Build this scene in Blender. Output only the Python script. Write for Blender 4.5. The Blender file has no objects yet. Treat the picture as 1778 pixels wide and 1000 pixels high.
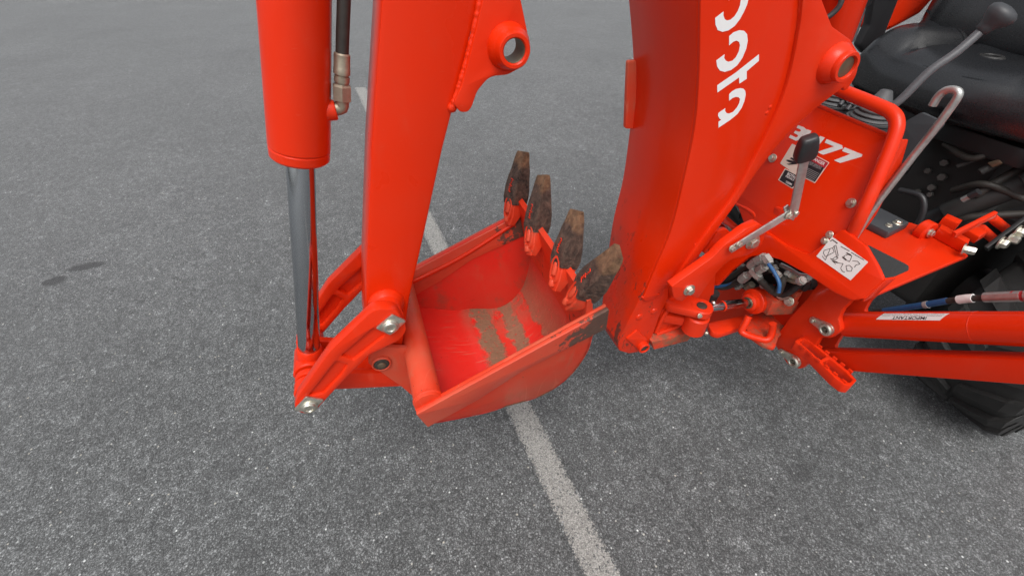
import bpy, bmesh, math, random
from mathutils import Vector, Matrix, noise
from mathutils.geometry import tessellate_polygon
random.seed(7)
SC = bpy.context.scene
COL = SC.collection
# ------------------------------------------------------------------ camera, sky, sun, exposure
F_PX, PITCH_PX, CAM_H = 760.0, 660.0, 1.32          # focal length and height of the horizon in photo pixels
PITCH = math.atan(PITCH_PX / F_PX)
YAW = math.atan(340 * math.cos(PITCH) / F_PX)
cam_d = bpy.data.cameras.new('camera')
cam_d.sensor_width = 36.0
cam_d.lens = F_PX / 1778 * 36.0
cam_d.clip_start = 0.02
cam_d.clip_end = 2000
cam = bpy.data.objects.new('camera', cam_d)
COL.objects.link(cam)
cam.location = (0, 0, CAM_H)
cam.rotation_euler = (math.radians(90) - PITCH, 0, -YAW)
SC.camera = cam

SUN_EL, SUN_AZ = math.radians(62), math.radians(205)   # azimuth measured from +Y towards +X
world = bpy.data.worlds.new('World')
SC.world = world
world.use_nodes = True
wn = world.node_tree.nodes
wl = world.node_tree.links
wn.clear()
w_out = wn.new('ShaderNodeOutputWorld')
w_bg = wn.new('ShaderNodeBackground')
w_sky = wn.new('ShaderNodeTexSky')
w_sky.sky_type = 'NISHITA'
w_sky.sun_disc = False
w_sky.sun_elevation = SUN_EL
w_sky.sun_rotation = SUN_AZ
w_sky.air_density = 1.0
w_sky.dust_density = 6.0
w_sky.ozone_density = 1.0
w_hsv = wn.new('ShaderNodeHueSaturation')
w_hsv.inputs['Saturation'].default_value = 0.22        # a closed cloud cover: nearly grey
wl.new(w_sky.outputs[0], w_hsv.inputs['Color'])
wl.new(w_hsv.outputs[0], w_bg.inputs['Color'])
w_bg.inputs['Strength'].default_value = 0.125
wl.new(w_bg.outputs[0], w_out.inputs['Surface'])
sun_d = bpy.data.lights.new('sun', 'SUN')
sun_d.energy = 0.9
sun_d.angle = math.radians(35)
sun_d.color = (1.0, 0.97, 0.93)
sun = bpy.data.objects.new('sun', sun_d)
COL.objects.link(sun)
sdir = Vector((math.sin(SUN_AZ) * math.cos(SUN_EL), math.cos(SUN_AZ) * math.cos(SUN_EL), math.sin(SUN_EL)))
sun.rotation_euler = sdir.to_track_quat('Z', 'Y').to_euler()
sun.location = sdir * 30
SC.view_settings.view_transform = 'Standard'
SC.view_settings.look = 'None'
SC.view_settings.gamma = 1.0
SC.view_settings.use_curve_mapping = False
SC.view_settings.exposure = 0.45

# ------------------------------------------------------------------ measuring: photo pixel -> point on a known plane
CP, SP, CY, SY = math.cos(PITCH), math.sin(PITCH), math.cos(YAW), math.sin(YAW)
def ray(x, y):
    u, v = x - 889.0, y - 500.0
    fw, up = F_PX * CP - v * SP, -(v * CP + F_PX * SP)
    return Vector((u * CY + fw * SY, -u * SY + fw * CY, up))
CAM = Vector((0, 0, CAM_H))
def at(x, y, X=None, Y=None, Z=None):
    d = ray(x, y)
    if X is not None: t = X / d.x
    elif Y is not None: t = Y / d.y
    else: t = (Z - CAM_H) / d.z
    return CAM + d * t
def on(x, y, p0, n):
    d = ray(x, y)
    return CAM + d * ((p0 - CAM).dot(n) / d.dot(n))

# ------------------------------------------------------------------ shader helpers
class NT:
    def __init__(s, name):
        s.m = bpy.data.materials.new(name)
        s.m.use_nodes = True
        s.t = s.m.node_tree
        s.t.nodes.clear()
        s.out = s.t.nodes.new('ShaderNodeOutputMaterial')
        s.b = s.t.nodes.new('ShaderNodeBsdfPrincipled')
        s.t.links.new(s.b.outputs[0], s.out.inputs['Surface'])
        s.tc = s.t.nodes.new('ShaderNodeTexCoord')
        s.geo = s.t.nodes.new('ShaderNodeNewGeometry')
        s.pos = s.geo.outputs['Position']
    def put(s, sock, v):
        if v is None: return
        if hasattr(v, 'is_output'): s.t.links.new(v, sock)
        elif isinstance(v, (tuple, list)) and len(v) == 3 and sock.type == 'RGBA': sock.default_value = (*v, 1)
        else: sock.default_value = v
    def set(s, **k):
        for a, v in k.items(): s.put(s.b.inputs[a.replace('_', ' ')], v)
    def noise(s, scale, detail=4, rough=.55, vec=None, dist=0.0):
        n = s.t.nodes.new('ShaderNodeTexNoise')
        s.put(n.inputs['Vector'], vec or s.pos)
        n.inputs['Scale'].default_value = scale
        n.inputs['Detail'].default_value = detail
        n.inputs['Roughness'].default_value = rough
        n.inputs['Distortion'].default_value = dist
        return n.outputs['Fac']
    def voro(s, scale, feature='F1', vec=None, rand=1.0):
        n = s.t.nodes.new('ShaderNodeTexVoronoi')
        n.feature = feature
        s.put(n.inputs['Vector'], vec or s.pos)
        n.inputs['Scale'].default_value = scale
        n.inputs['Randomness'].default_value = rand
        return n
    def map(s, scale=(1, 1, 1), rot=(0, 0, 0), loc=(0, 0, 0), vec=None):
        n = s.t.nodes.new('ShaderNodeMapping')
        s.put(n.inputs['Vector'], vec or s.pos)
        n.inputs['Scale'].default_value = scale
        n.inputs['Rotation'].default_value = rot
        n.inputs['Location'].default_value = loc
        return n.outputs[0]
    def ramp(s, fac, stops, interp='LINEAR'):
        n = s.t.nodes.new('ShaderNodeValToRGB')
        s.put(n.inputs[0], fac)
        n.color_ramp.interpolation = interp
        e = n.color_ramp.elements
        while len(e) < len(stops): e.new(0.5)
        for el, (p, c) in zip(e, stops):
            el.position = p
            el.color = (c, c, c, 1) if not isinstance(c, (tuple, list)) else (*c, 1)
        return n.outputs[0]
    def mix(s, fac, a, b, mode='MIX'):
        n = s.t.nodes.new('ShaderNodeMix')
        n.data_type = 'RGBA'
        n.blend_type = mode
        s.put(n.inputs[0], fac); s.put(n.inputs[6], a); s.put(n.inputs[7], b)
        return n.outputs[2]
    def math(s, op, a, b=None, c=None, clamp=False):
        n = s.t.nodes.new('ShaderNodeMath')
        n.operation = op
        n.use_clamp = clamp
        s.put(n.inputs[0], a); s.put(n.inputs[1], b); s.put(n.inputs[2], c)
        return n.outputs[0]
    def sep(s, vec):
        n = s.t.nodes.new('ShaderNodeSeparateXYZ')
        s.put(n.inputs[0], vec)
        return n.outputs
    def bump(s, h, strength=.2, dist=.002, prev=None):
        n = s.t.nodes.new('ShaderNodeBump')
        n.inputs['Strength'].default_value = strength
        n.inputs['Distance'].default_value = dist
        s.put(n.inputs['Height'], h)
        if prev is not None: s.t.links.new(prev, n.inputs['Normal'])
        return n.outputs[0]

ORANGE = (0.70, 0.0235, 0.0010)
DUST = (0.38, 0.17, 0.10)
def paint(name, base=ORANGE, dusty=0.10, dirt=0.0, rough=0.30, chips=0.0, spots=0.0):
    s = NT(name)
    big = s.noise(5.0, 4, .6)
    c = s.mix(s.ramp(big, [(.3, 0.0), (.75, dusty)]), base, DUST)
    # fine hairline scratches
    sc = s.noise(1.0, 2, .5, s.map((60, 9, 420), (.5, .3, .8)))
    c = s.mix(s.ramp(sc, [(.70, 0.0), (.76, .10 + dusty * .5)]), c, (.62, .16, .09))
    rdg = s.math('ABSOLUTE', s.math('SUBTRACT', s.noise(6.5, 2, .5, s.map((1, 1, .22), (.5, .35, 0)), .3), .5))
    msk = s.ramp(s.noise(2.6, 2, .5), [(.54, 0.0), (.66, .10 + .45 * dusty)])
    c = s.mix(s.math('MULTIPLY', s.ramp(rdg, [(0, 1.0), (.006, 0.0)]), msk), c, (.80, .22, .13))
    smr = s.ramp(s.noise(24, 5, .7, s.map((1, 1, .35))), [(.56, 0.0), (.74, .03 + .6 * dusty)])
    c = s.mix(smr, c, DUST)
    fac_r = s.math('MULTIPLY_ADD', big, .14, s.math('MULTIPLY_ADD', smr, .5, rough - .05))
    if dirt:
        d1 = s.noise(16, 6, .68)
        f = s.ramp(d1, [(.62 - .22 * dirt, 0.0), (.72 - .12 * dirt, min(1, dirt))])
        c = s.mix(f, c, (.17, .10, .06))
        fac_r = s.math('MULTIPLY_ADD', f, .4, fac_r)
    if spots:
        v = s.noise(95, 2, .6)
        c = s.mix(s.ramp(v, [(.74, 0.0), (.77, spots)]), c, (.055, .03, .02))
    if chips:
        d2 = s.noise(22, 8, .72, s.map((1, 1, .55)))
        c = s.mix(s.ramp(d2, [(.68 - .1 * chips, 0.0), (.71 - .1 * chips, .85)]), c, (.06, .035, .025))
    s.set(Base_Color=c, Roughness=fac_r, Specular_IOR_Level=.20, Coat_Weight=.13, Coat_Roughness=.09)
    peel = s.noise(160, 2, .5)
    wob = s.noise(14, 2, .5)
    s.set(Normal=s.bump(peel, .035, .001, s.bump(wob, .05, .006)))
    return s.m
def boom_paint():
    m = paint('orange_paint_boom_scuffed', dusty=.05, rough=.27)
    s = NT.__new__(NT); s.m = m; s.t = m.node_tree
    s.b = next(n for n in s.t.nodes if n.type == 'BSDF_PRINCIPLED'); s.geo = s.t.nodes.new('ShaderNodeNewGeometry'); s.pos = s.geo.outputs['Position']
    old = s.b.inputs['Base Color'].links[0].from_socket
    xyz = s.sep(s.pos)
    zone = s.ramp(xyz[2], [(.42, 1.0), (.62, .9), (.80, 0.0)])
    zone = s.math('MULTIPLY', zone, s.ramp(s.math('ADD', xyz[0], .3), [(.905, 1.0), (.935, 0.0)]))
    a = s.ramp(s.noise(30, 7, .75, s.map((1, 1.0, .38), (.25, .1, 0))), [(.575, 0.0), (.60, .85)])
    b = s.ramp(s.noise(9, 4, .6), [(.42, 0.0), (.62, .35)])
    c = s.mix(s.math('MULTIPLY', b, zone), old, (.20, .05, .03))
    c = s.mix(s.math('MULTIPLY', a, zone), c, (.07, .035, .025))
    s.put(s.b.inputs['Base Color'], c)
    return m
def plain(name, base, rough=.5, metal=0.0, var=.25, scale=30, bump=.08, spec=.5):
    s = NT(name)
    n = s.noise(scale, 5, .6)
    dark = tuple(c * (1 - var) for c in base)
    lite = tuple(min(1, c * (1 + var)) for c in base)
    s.set(Base_Color=s.mix(n, dark, lite), Roughness=s.math('MULTIPLY_ADD', n, .2, rough - .1), Metallic=metal, Specular_IOR_Level=spec)
    if bump: s.set(Normal=s.bump(n, bump, .002))
    return s.m

M = {}
M['paint'] = paint('orange_paint')
M['paint_boom'] = paint('orange_paint_boom', dusty=.05, rough=.27)
M['paint_boom_scuffed'] = boom_paint()
M['paint_dusty'] = paint('orange_paint_dusty', dusty=.60, rough=.46, spots=.9, chips=.16)
M['paint_worn'] = paint('orange_paint_worn', dusty=.35, rough=.45, chips=.75, spots=.6, dirt=.35)
M['paint_scraped'] = paint('orange_paint_scraped', dusty=.06, rough=.30, chips=.12)
M['paint_dirty'] = paint('orange_paint_dirty', dusty=.3, dirt=.85, rough=.5)
M['chrome'] = plain('chrome', (.46, .485, .51), rough=.15, metal=1, var=.03, bump=0)
M['zinc'] = plain('zinc_plate', (.60, .58, .50), rough=.36, metal=.9, var=.35, scale=160, bump=.15)
M['fitting'] = plain('dull_fitting', (.36, .355, .33), rough=.42, metal=.45, var=.45, scale=110, bump=.15)
M['steel'] = plain('galvanised_steel', (.52, .52, .50), rough=.38, metal=.85, var=.3, scale=90, bump=.12)
M['pin_dark'] = plain('dark_pin_steel', (.10, .09, .075), rough=.45, metal=.7, var=.4, scale=120)
M['case_bolt'] = plain('dusty_bolt', (.15, .145, .135), rough=.5, metal=.5, var=.3, scale=90)
M['bronze'] = plain('dull_bronze', (.20, .15, .10), rough=.5, metal=.7, var=.3, scale=80)
M['brass'] = plain('fitting_metal', (.33, .29, .22), rough=.45, metal=.6, var=.3, scale=140)
M['rubber'] = plain('black_rubber', (.016, .016, .016), rough=.55, var=.4, scale=60)
M['hose'] = plain('hose_rubber', (.030, .026, .022), rough=.6, var=.7, scale=45)
M['vinyl'] = plain('seat_vinyl', (.010, .0108, .0125), rough=.29, var=.2, scale=300, bump=.10, spec=.75)
M['plastic'] = plain('black_plastic', (.022, .022, .024), rough=.42, var=.2, scale=200, bump=.05)
M['grey_plastic'] = plain('grey_plastic', (.05, .053, .058), rough=.5, var=.2, scale=200, bump=.05)
M['boot'] = plain('boot_rubber', (.075, .077, .08), rough=.55, var=.25, scale=60)
M['lever'] = plain('grey_lever_steel', (.095, .098, .105), rough=.38, var=.25, scale=120)
M['black_steel'] = plain('black_steel', (.010, .0105, .011), rough=.5, var=.5, scale=25)
M['black_dusty'] = plain('dusty_black_steel', (.019, .018, .017), rough=.62, var=.6, scale=18)
M['grip_pad'] = plain('grip_tape', (.028, .03, .03), rough=.9, var=.4, scale=500, bump=.4)
M['white'] = plain('white_vinyl', (.80, .80, .80), rough=.35, var=.03, bump=0)
M['label_white'] = plain('label_white', (.72, .70, .68), rough=.4, var=.06, scale=60, bump=0)
M['label_pink'] = plain('label_cream', (.66, .55, .47), rough=.4, var=.04, scale=60, bump=0)
M['label_black'] = plain('label_black', (.018, .018, .022), rough=.4, var=.2, bump=0)
M['label_red'] = plain('label_red', (.42, .02, .035), rough=.4, var=.1, bump=0)
M['print_grey'] = plain('print_grey', (.28, .27, .27), rough=.4, var=.1, bump=0)
M['hose_blue'] = plain('blue_sleeve', (.015, .085, .22), rough=.45, var=.4, scale=40)
M['tyre'] = plain('tyre_rubber', (.016, .0158, .0152), rough=.66, var=.6, scale=30, bump=.2)
M['red_plastic'] = plain('red_plastic', (.42, .03, .035), rough=.35, var=.15)

def asphalt(name, painted=False):
    s = NT(name)
    v1 = s.voro(225)
    v2 = s.voro(440)
    c1 = s.sep(v1.outputs['Color'])
    c2 = s.sep(v2.outputs['Color'])
    a = s.ramp(c1[0], [(0, .034), (.50, .078), (.78, .150), (.92, .27), (1, .45)])
    b = s.ramp(c2[1], [(0, .030), (.45, .074), (.80, .185), (1, .42)])
    c = s.mix(.5, a, b)
    edge = s.ramp(v1.outputs['Distance'], [(.25, 1.0), (.75, .55)])
    c = s.mix(1.0, c, edge, 'MULTIPLY')
    # sparse pale and tan chips
    v3 = s.voro(88)
    c3 = s.sep(v3.outputs['Color'])
    pale = s.math('MULTIPLY', s.ramp(c3[0], [(.962, 0.0), (.970, 1.0)]), s.ramp(v3.outputs['Distance'], [(.18, 1.0), (.30, 0.0)]))
    c = s.mix(pale, c, s.mix(s.math('POWER', c3[2], 2.5), (.56, .555, .54), (.42, .38, .32)))
    # broad mottling
    lo = s.ramp(s.noise(1.1, 5, .6), [(.25, .80), (.75, 1.2)])
    c = s.mix(1.0, c, lo, 'MULTIPLY')
    mid = s.ramp(s.noise(7.0, 4, .6), [(.25, .86), (.75, 1.12)])
    c = s.mix(1.0, c, mid, 'MULTIPLY')
    v4 = s.voro(46)
    c = s.mix(1.0, c, s.ramp(s.sep(v4.outputs['Color'])[1], [(0, .80), (.6, 1.0), (.9, 1.15), (1, 1.4)]), 'MULTIPLY')
    c = s.mix(1.0, c, s.ramp(s.noise(20, 5, .75), [(.30, .84), (.70, 1.17)]), 'MULTIPLY')
    c = s.mix(1.0, c, (.955, 1.0, 1.01), 'MULTIPLY')
    # oil spots with a shape of their own
    wob = s.math('MULTIPLY_ADD', s.noise(26, 3, .6), .7, -.35)
    xyz = s.sep(s.pos)
    for (ox, oy, rx, ry, k) in ((-1.43, 2.255, .085, .034, .92), (-1.53, 2.175, .055, .040, .92), (-1.62, 1.05, .05, .03, .3), (.48, .64, .02, .03, .3), (-.75, 3.6, .1, .03, .35), (1.05, .33, .05, .035, .4), (-.62, .92, .09, .05, .25), (2.5, 3.2, .2, .1, .3)):
        dx = s.math('DIVIDE', s.math('SUBTRACT', xyz[0], ox), rx)
        dy = s.math('DIVIDE', s.math('SUBTRACT', xyz[1], oy), ry)
        r = s.math('ADD', s.math('SQRT', s.math('ADD', s.math('MULTIPLY', dx, dx), s.math('MULTIPLY', dy, dy))), wob)
        f = s.ramp(r, [(.75, k), (1.0, 0.0)])
        c = s.mix(f, c, (.014, .014, .015))
    height = s.math('ADD', s.math('MULTIPLY', c1[1], .6), s.math('MULTIPLY', c2[2], .35))
    height = s.math('SUBTRACT', height, s.math('MULTIPLY', v1.outputs['Distance'], .8))
    rough = .58
    if painted:
        uv = s.sep(s.tc.outputs['UV'])
        wear = s.math('MULTIPLY_ADD', s.noise(120, 3, .7), .75, s.math('MULTIPLY', c1[2], .50))
        e = s.math('MULTIPLY', s.math('ABSOLUTE', s.math('SUBTRACT', uv[0], .5)), 2.0)
        thr = s.math('SUBTRACT', .91, s.math('MULTIPLY', s.math('POWER', e, 6.0), .65))
        f = s.math('MULTIPLY', s.math('SUBTRACT', thr, wear), 7.0, clamp=True)
        pc = s.mix(c2[0], (.27, .265, .245), (.48, .47, .44))
        pc = s.mix(1.0, pc, edge, 'MULTIPLY')
        c = s.mix(s.math('MULTIPLY', f, .9), c, pc)
    s.set(Base_Color=c, Roughness=rough, Specular_IOR_Level=.5, Sheen_Weight=.27, Sheen_Roughness=.5)
    s.set(Normal=s.bump(height, .5, .003))
    return s.m
M['asphalt'] = asphalt('asphalt')
M['line_paint'] = asphalt('worn_line_paint', True)

def bucket_inside():
    s = NT('bucket_inside')
    uv = s.sep(s.tc.outputs['UV'])                      # u = metres along the sheet from the tube, v = across
    n1 = s.noise(26, 6, .7)
    n2 = s.noise(75, 6, .75)
    u = s.math('ADD', uv[0], s.math('MULTIPLY_ADD', n1, .075, -.0375))
    base = s.mix(s.ramp(s.noise(9, 4, .6), [(.35, 0.0), (.8, .16)]), (.74, .017, .011), (.50, .15, .10))
    f = s.ramp(u, [(0, 0.0), (.255, 0.0), (.262, .30), (.270, .95), (.318, .95), (.326, .10), (.352, .15), (.358, .9), (.398, .9), (.404, .06), (.446, .06), (.452, .75), (.52, .55), (.60, .10), (1, .02)])
    # let the soil break up
    br = s.ramp(n2, [(.34, .15), (.44, 1.0)])
    f2 = s.math('MULTIPLY', f, br)
    # extra film towards the far end
    far = s.ramp(uv[1], [(.55, 0.0), (.95, .75)])
    zone = s.ramp(uv[0], [(.22, 0.0), (.27, 1.0), (.50, 1.0), (.56, .1)])
    f3 = s.math('MULTIPLY', s.math('MULTIPLY', far, zone), s.ramp(n1, [(.38, 0.0), (.52, 1.0)]))
    fm = s.math('MAXIMUM', f2, f3)
    dirt = s.mix(s.noise(140, 3, .6), (.13, .082, .045), (.27, .185, .108))
    c = s.mix(fm, base, dirt)
    scr = s.noise(1.0, 3, .6, s.map((14, 220, 14)))
    c = s.mix(s.ramp(scr, [(.60, 0.0), (.70, .35)]), c, (.50, .20, .13))
    specks = s.ramp(s.noise(120, 2, .6), [(.72, 0.0), (.75, .6)])
    c = s.mix(specks, c, (.07, .035, .025))
    s.set(Base_Color=c, Roughness=s.math('MULTIPLY_ADD', fm, .5, .32), Specular_IOR_Level=.45)
    s.set(Normal=s.bump(s.math('ADD', s.math('MULTIPLY', fm, .8), s.math('MULTIPLY', n2, .15)), .5, .004))
    return s.m
M['bucket_inside'] = bucket_inside()

def tooth_mat():
    s = NT('worn_tooth_steel')
    z = s.sep(s.pos)[2]
    n = s.ramp(s.noise(52, 6, .75), [(.32, 0.0), (.66, 1.0)])
    n2 = s.noise(28, 4, .6)
    c = s.mix(n, (.018, .013, .011), (.17, .100, .072))
    t = s.math('MULTIPLY_ADD', n2, .06, z)
    tan = s.ramp(s.math('MULTIPLY', s.math('SUBTRACT', t, .825), 14.0), [(.1, 0.0), (.28, .9)])
    c = s.mix(tan, c, s.mix(n, (.11, .055, .03), (.33, .18, .095)))
    redf = s.ramp(s.noise(48, 5, .7), [(.66, 0.0), (.70, .6)])
    c = s.mix(redf, c, (.22, .035, .02))
    s.set(Base_Color=c, Roughness=.62, Metallic=.25)
    s.set(Normal=s.bump(s.math('ADD', n, s.math('MULTIPLY', n2, .8)), .9, .006))
    return s.m
M['tooth'] = tooth_mat()
def cutter_mat():
    s = NT('side_cutter_worn')
    x = s.sep(s.pos)[0]
    n = s.noise(38, 6, .72)
    c0 = s.mix(s.ramp(s.noise(6, 4, .6), [(.3, .15), (.75, .5)]), ORANGE, DUST)
    worn = s.ramp(s.math('ADD', s.math('MULTIPLY', s.math('SUBTRACT', x, .22), 3.2), s.math('MULTIPLY_ADD', n, 1.5, -.75)), [(.28, 0.0), (.36, .95)])
    dk = s.mix(s.noise(90, 5, .7), (.03, .022, .018), (.13, .085, .06))
    c = s.mix(worn, c0, dk)
    s.set(Base_Color=c, Roughness=s.math('MULTIPLY_ADD', worn, .2, .42), Specular_IOR_Level=.5)
    s.set(Normal=s.bump(n, .25, .003))
    return s.m
M['cutter'] = cutter_mat()

# ------------------------------------------------------------------ mesh helpers
def clean(loop):
    out = []
    for p in loop:
        p = (p[0], p[1])
        if not out or math.hypot(p[0] - out[-1][0], p[1] - out[-1][1]) > 1e-5: out.append(p)
    if len(out) > 1 and math.hypot(out[0][0] - out[-1][0], out[0][1] - out[-1][1]) < 1e-5: out.pop()
    return out
def area(l):
    return sum(l[i][0] * l[(i + 1) % len(l)][1] - l[(i + 1) % len(l)][0] * l[i][1] for i in range(len(l))) / 2
def inset(l, b):
    n = len(l); r = []
    for i in range(n):
        (x0, y0), (x1, y1), (x2, y2) = l[i - 1], l[i], l[(i + 1) % n]
        ax, ay, bx, by = x1 - x0, y1 - y0, x2 - x1, y2 - y1
        la, lb = math.hypot(ax, ay), math.hypot(bx, by)
        n1 = (-ay / la, ax / la); n2 = (-by / lb, bx / lb)
        k = 1 + n1[0] * n2[0] + n1[1] * n2[1]
        mx, my = (n1[0] + n2[0]) / max(k, .35), (n1[1] + n2[1]) / max(k, .35)
        r.append((x1 + mx * b, y1 + my * b))
    return r
def fillet(pts, r=.01, seg=5):
    """rounded polygon; a point may carry its own radius as third value"""
    n = len(pts); out = []
    for i in range(n):
        p, a, b = Vector(pts[i][:2]), Vector(pts[i - 1][:2]), Vector(pts[(i + 1) % n][:2])
        rr = pts[i][2] if len(pts[i]) > 2 else r
        va, vb = a - p, b - p
        la, lb = va.length, vb.length
        if rr <= 0 or la < 1e-6 or lb < 1e-6:
            out.append(tuple(p)); continue
        va /= la; vb /= lb
        ang = math.acos(max(-1, min(1, va.dot(vb))))
        if ang > math.radians(172) or ang < .05:
            out.append(tuple(p)); continue
        d = min(rr / math.tan(ang / 2), la * .49, lb * .49)
        p0, p1 = p + va * d, p + vb * d
        for k in range(seg + 1):
            t = k / seg
            q = p0 * (1 - t) ** 2 + p * 2 * t * (1 - t) + p1 * t * t
            out.append(tuple(q))
    return clean(out)
def spl(pts, n=6, closed=False):
    """smooth curve through points"""
    P = [Vector(p) for p in pts]; out = []
    m = len(P)
    rng = range(m) if closed else range(m - 1)
    for i in rng:
        p0 = P[i - 1] if (closed or i > 0) else P[0] * 2 - P[1]
        p1, p2 = P[i], P[(i + 1) % m]
        p3 = P[(i + 2) % m] if (closed or i + 2 < m) else p2 * 2 - p1
        for k in range(n):
            t = k / n
            out.append(tuple(.5 * ((2 * p1) + (p2 - p0) * t + (2 * p0 - 5 * p1 + 4 * p2 - p3) * t * t + (3 * p1 - p0 - 3 * p2 + p3) * t ** 3)))
    if not closed: out.append(tuple(P[-1]))
    return out
def ell(cx, cy, rx, ry=None, n=20, rot=0):
    ry = ry or rx
    return [(cx + rx * math.cos(a) * math.cos(rot) - ry * math.sin(a) * math.sin(rot), cy + rx * math.cos(a) * math.sin(rot) + ry * math.sin(a) * math.cos(rot)) for a in [2 * math.pi * i / n for i in range(n)]]
def mapY(Y): return lambda a, b, d: (a, Y + d, b)
def mapX(X): return lambda a, b, d: (X + d, a, b)
def mapZ(Z): return lambda a, b, d: (a, b, Z - d)
def mapF(o, e1, e2, n):
    return lambda a, b, d: tuple(o + e1 * a + e2 * b + n * d)
def pY(pts, Y): return [(q.x, q.z) + tuple(p[2:]) for p in pts for q in [at(p[0], p[1], Y=Y)]]
def pX(pts, X): return [(q.y, q.z) + tuple(p[2:]) for p in pts for q in [at(p[0], p[1], X=X)]]
def pZ(pts, Z): return [(q.x, q.y) + tuple(p[2:]) for p in pts for q in [at(p[0], p[1], Z=Z)]]
def frame_of(d):
    d = d.normalized()
    up = Vector((0, 0, 1)) if abs(d.z) < .9 else Vector((1, 0, 0))
    a = d.cross(up).normalized()
    return a, d.cross(a).normalized(), d

class MB:
    def __init__(s):
        s.v, s.f, s.uv, s.g = [], [], {}, []
    def mark(s):
        s.g.append(len(s.v))
        return s
    def parts(s, name, mat, parent=None, **k):
        g = sorted(set([0] + s.g + [len(s.v)])); o = None
        for a, b in zip(g[:-1], g[1:]):
            m = MB()
            m.v = s.v[a:b]; m.f = [tuple(i - a for i in f) for f in s.f if a <= f[0] < b]
            if m.v: o = m.build(name, mat, parent, **k)
        return o
    def add(s, vs, fs):
        o = len(s.v)
        s.v += [tuple(x) for x in vs]
        s.f += [tuple(i + o for i in f) for f in fs]
        return s
    def plate(s, loops, mp, th, b=.002, cap=True):
        loops = [clean(l) for l in loops]
        loops = [l if (area(l) > 0) == (k == 0) else l[::-1] for k, l in enumerate(loops)]
        b = min(b, th * .45)
        lv = [(b, 0), (.3 * b, .3 * b), (0, b), (0, th - b), (.3 * b, th - .3 * b), (b, th)] if b > 0 else [(0, 0), (0, th)]
        vs, fs = [], []
        rings = []
        for l in loops:
            n = len(l); rr = []
            for (ins, d) in lv:
                o = len(vs)
                vs += [mp(x, y, d) for (x, y) in (inset(l, ins) if ins else l)]
                rr.append(o)
            for k in range(len(lv) - 1):
                for i in range(n):
                    j = (i + 1) % n
                    fs.append((rr[k] + i, rr[k] + j, rr[k + 1] + j, rr[k + 1] + i))
            rings.append((rr[0], rr[-1], n))
        tl = [[Vector((x, y, 0)) for (x, y) in (inset(l, b) if b else l)] for l in loops]
        idx0, idx1 = [], []
        for (r0, r1, n) in rings:
            idx0 += range(r0, r0 + n); idx1 += range(r1, r1 + n)
        for t in tessellate_polygon(tl):
            fs.append(tuple(idx0[i] for i in t)); fs.append(tuple(idx1[i] for i in t))
        return s.add(vs, fs)
    def flat(s, loops, mp, d=0.0):
        loops = [clean(l) for l in loops]
        vs = [mp(x, y, d) for l in loops for (x, y) in l]
        return s.add(vs, [tuple(t) for t in tessellate_polygon([[Vector((x, y, 0)) for (x, y) in l] for l in loops])])
    def lathe(s, p0, p1, prof, n=24, closed=False, rot=0.0):
        """prof: (metres along the axis from p0 towards p1, radius)"""
        p0, p1 = Vector(p0), Vector(p1)
        a, b, d = frame_of(p1 - p0)
        vs, fs, m = [], [], len(prof)
        for (t, r) in prof:
            for i in range(n):
                g = 2 * math.pi * i / n + rot
                vs.append(p0 + d * t + (a * math.cos(g) + b * math.sin(g)) * r)
        for k in range(m if closed else m - 1):
            k2 = (k + 1) % m
            for i in range(n):
                j = (i + 1) % n
                fs.append((k * n + i, k * n + j, k2 * n + j, k2 * n + i))
        if not closed:
            fs.append(tuple(range(n))); fs.append(tuple(range((m - 1) * n, m * n)))
        return s.add(vs, fs)
    def rod(s, p0, p1, r, b=.002, n=24):
        L = (Vector(p1) - Vector(p0)).length
        b = min(b, r * .5, L * .4)
        return s.lathe(p0, p1, [(0, r - b), (.3 * b, r - .3 * b), (b, r), (L - b, r), (L - .3 * b, r - .3 * b), (L, r - b)], n)
    def ring(s, p0, p1, ro, ri, b=.002, n=28):
        L = (Vector(p1) - Vector(p0)).length
        return s.lathe(p0, p1, [(0, ro - b), (b, ro), (L - b, ro), (L, ro - b), (L, ri + b * .5), (L - b * .5, ri), (b * .5, ri), (0, ri + b * .5)], n, True)
    def tube(s, path, r, n=14, sub=6, radii=None, flat=None):
        pts = [Vector(p) for p in path]
        if sub > 1 and len(pts) > 2:
            if radii:
                q = spl([tuple(p) + (rr,) for p, rr in zip(pts, radii)], sub)
                pts = [Vector(x[:3]) for x in q]; radii = [x[3] for x in q]
            else: pts = [Vector(x) for x in spl(pts, sub)]
        vs, fs = [], []
        t0 = (pts[1] - pts[0]).normalized()
        a, b, _ = frame_of(t0)
        m = len(pts)
        for k in range(m):
            t = (pts[min(k + 1, m - 1)] - pts[max(k - 1, 0)]).normalized()
            a = (a - t * a.dot(t)).normalized(); b = t.cross(a)
            rr = radii[k] if radii else r
            for i in range(n):
                g = 2 * math.pi * i / n
                vs.append(pts[k] + (a * math.cos(g) + b * math.sin(g) * (flat or 1)) * rr)
        for k in range(m - 1):
            for i in range(n):
                j = (i + 1) % n
                fs.append((k * n + i, k * n + j, (k + 1) * n + j, (k + 1) * n + i))
        fs.append(tuple(range(n))); fs.append(tuple(range((m - 1) * n, m * n)))
        return s.add(vs, fs)
    def bolt(s, p, axis, r, h=None, washer=True, n=6):
        s.mark()
        p, axis = Vector(p), Vector(axis).normalized()
        h = h or r * .8
        if washer: s.lathe(p, p + axis, [(0, r * 1.45), (r * .22, r * 1.45), (r * .3, r * 1.35), (r * .3, .0001)], 18)
        q = p + axis * (r * .3 if washer else 0)
        s.lathe(q, q + axis, [(0, r), (h * .8, r), (h, r * .82), (h, .0001)], n, rot=random.random())
        return s
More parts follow.
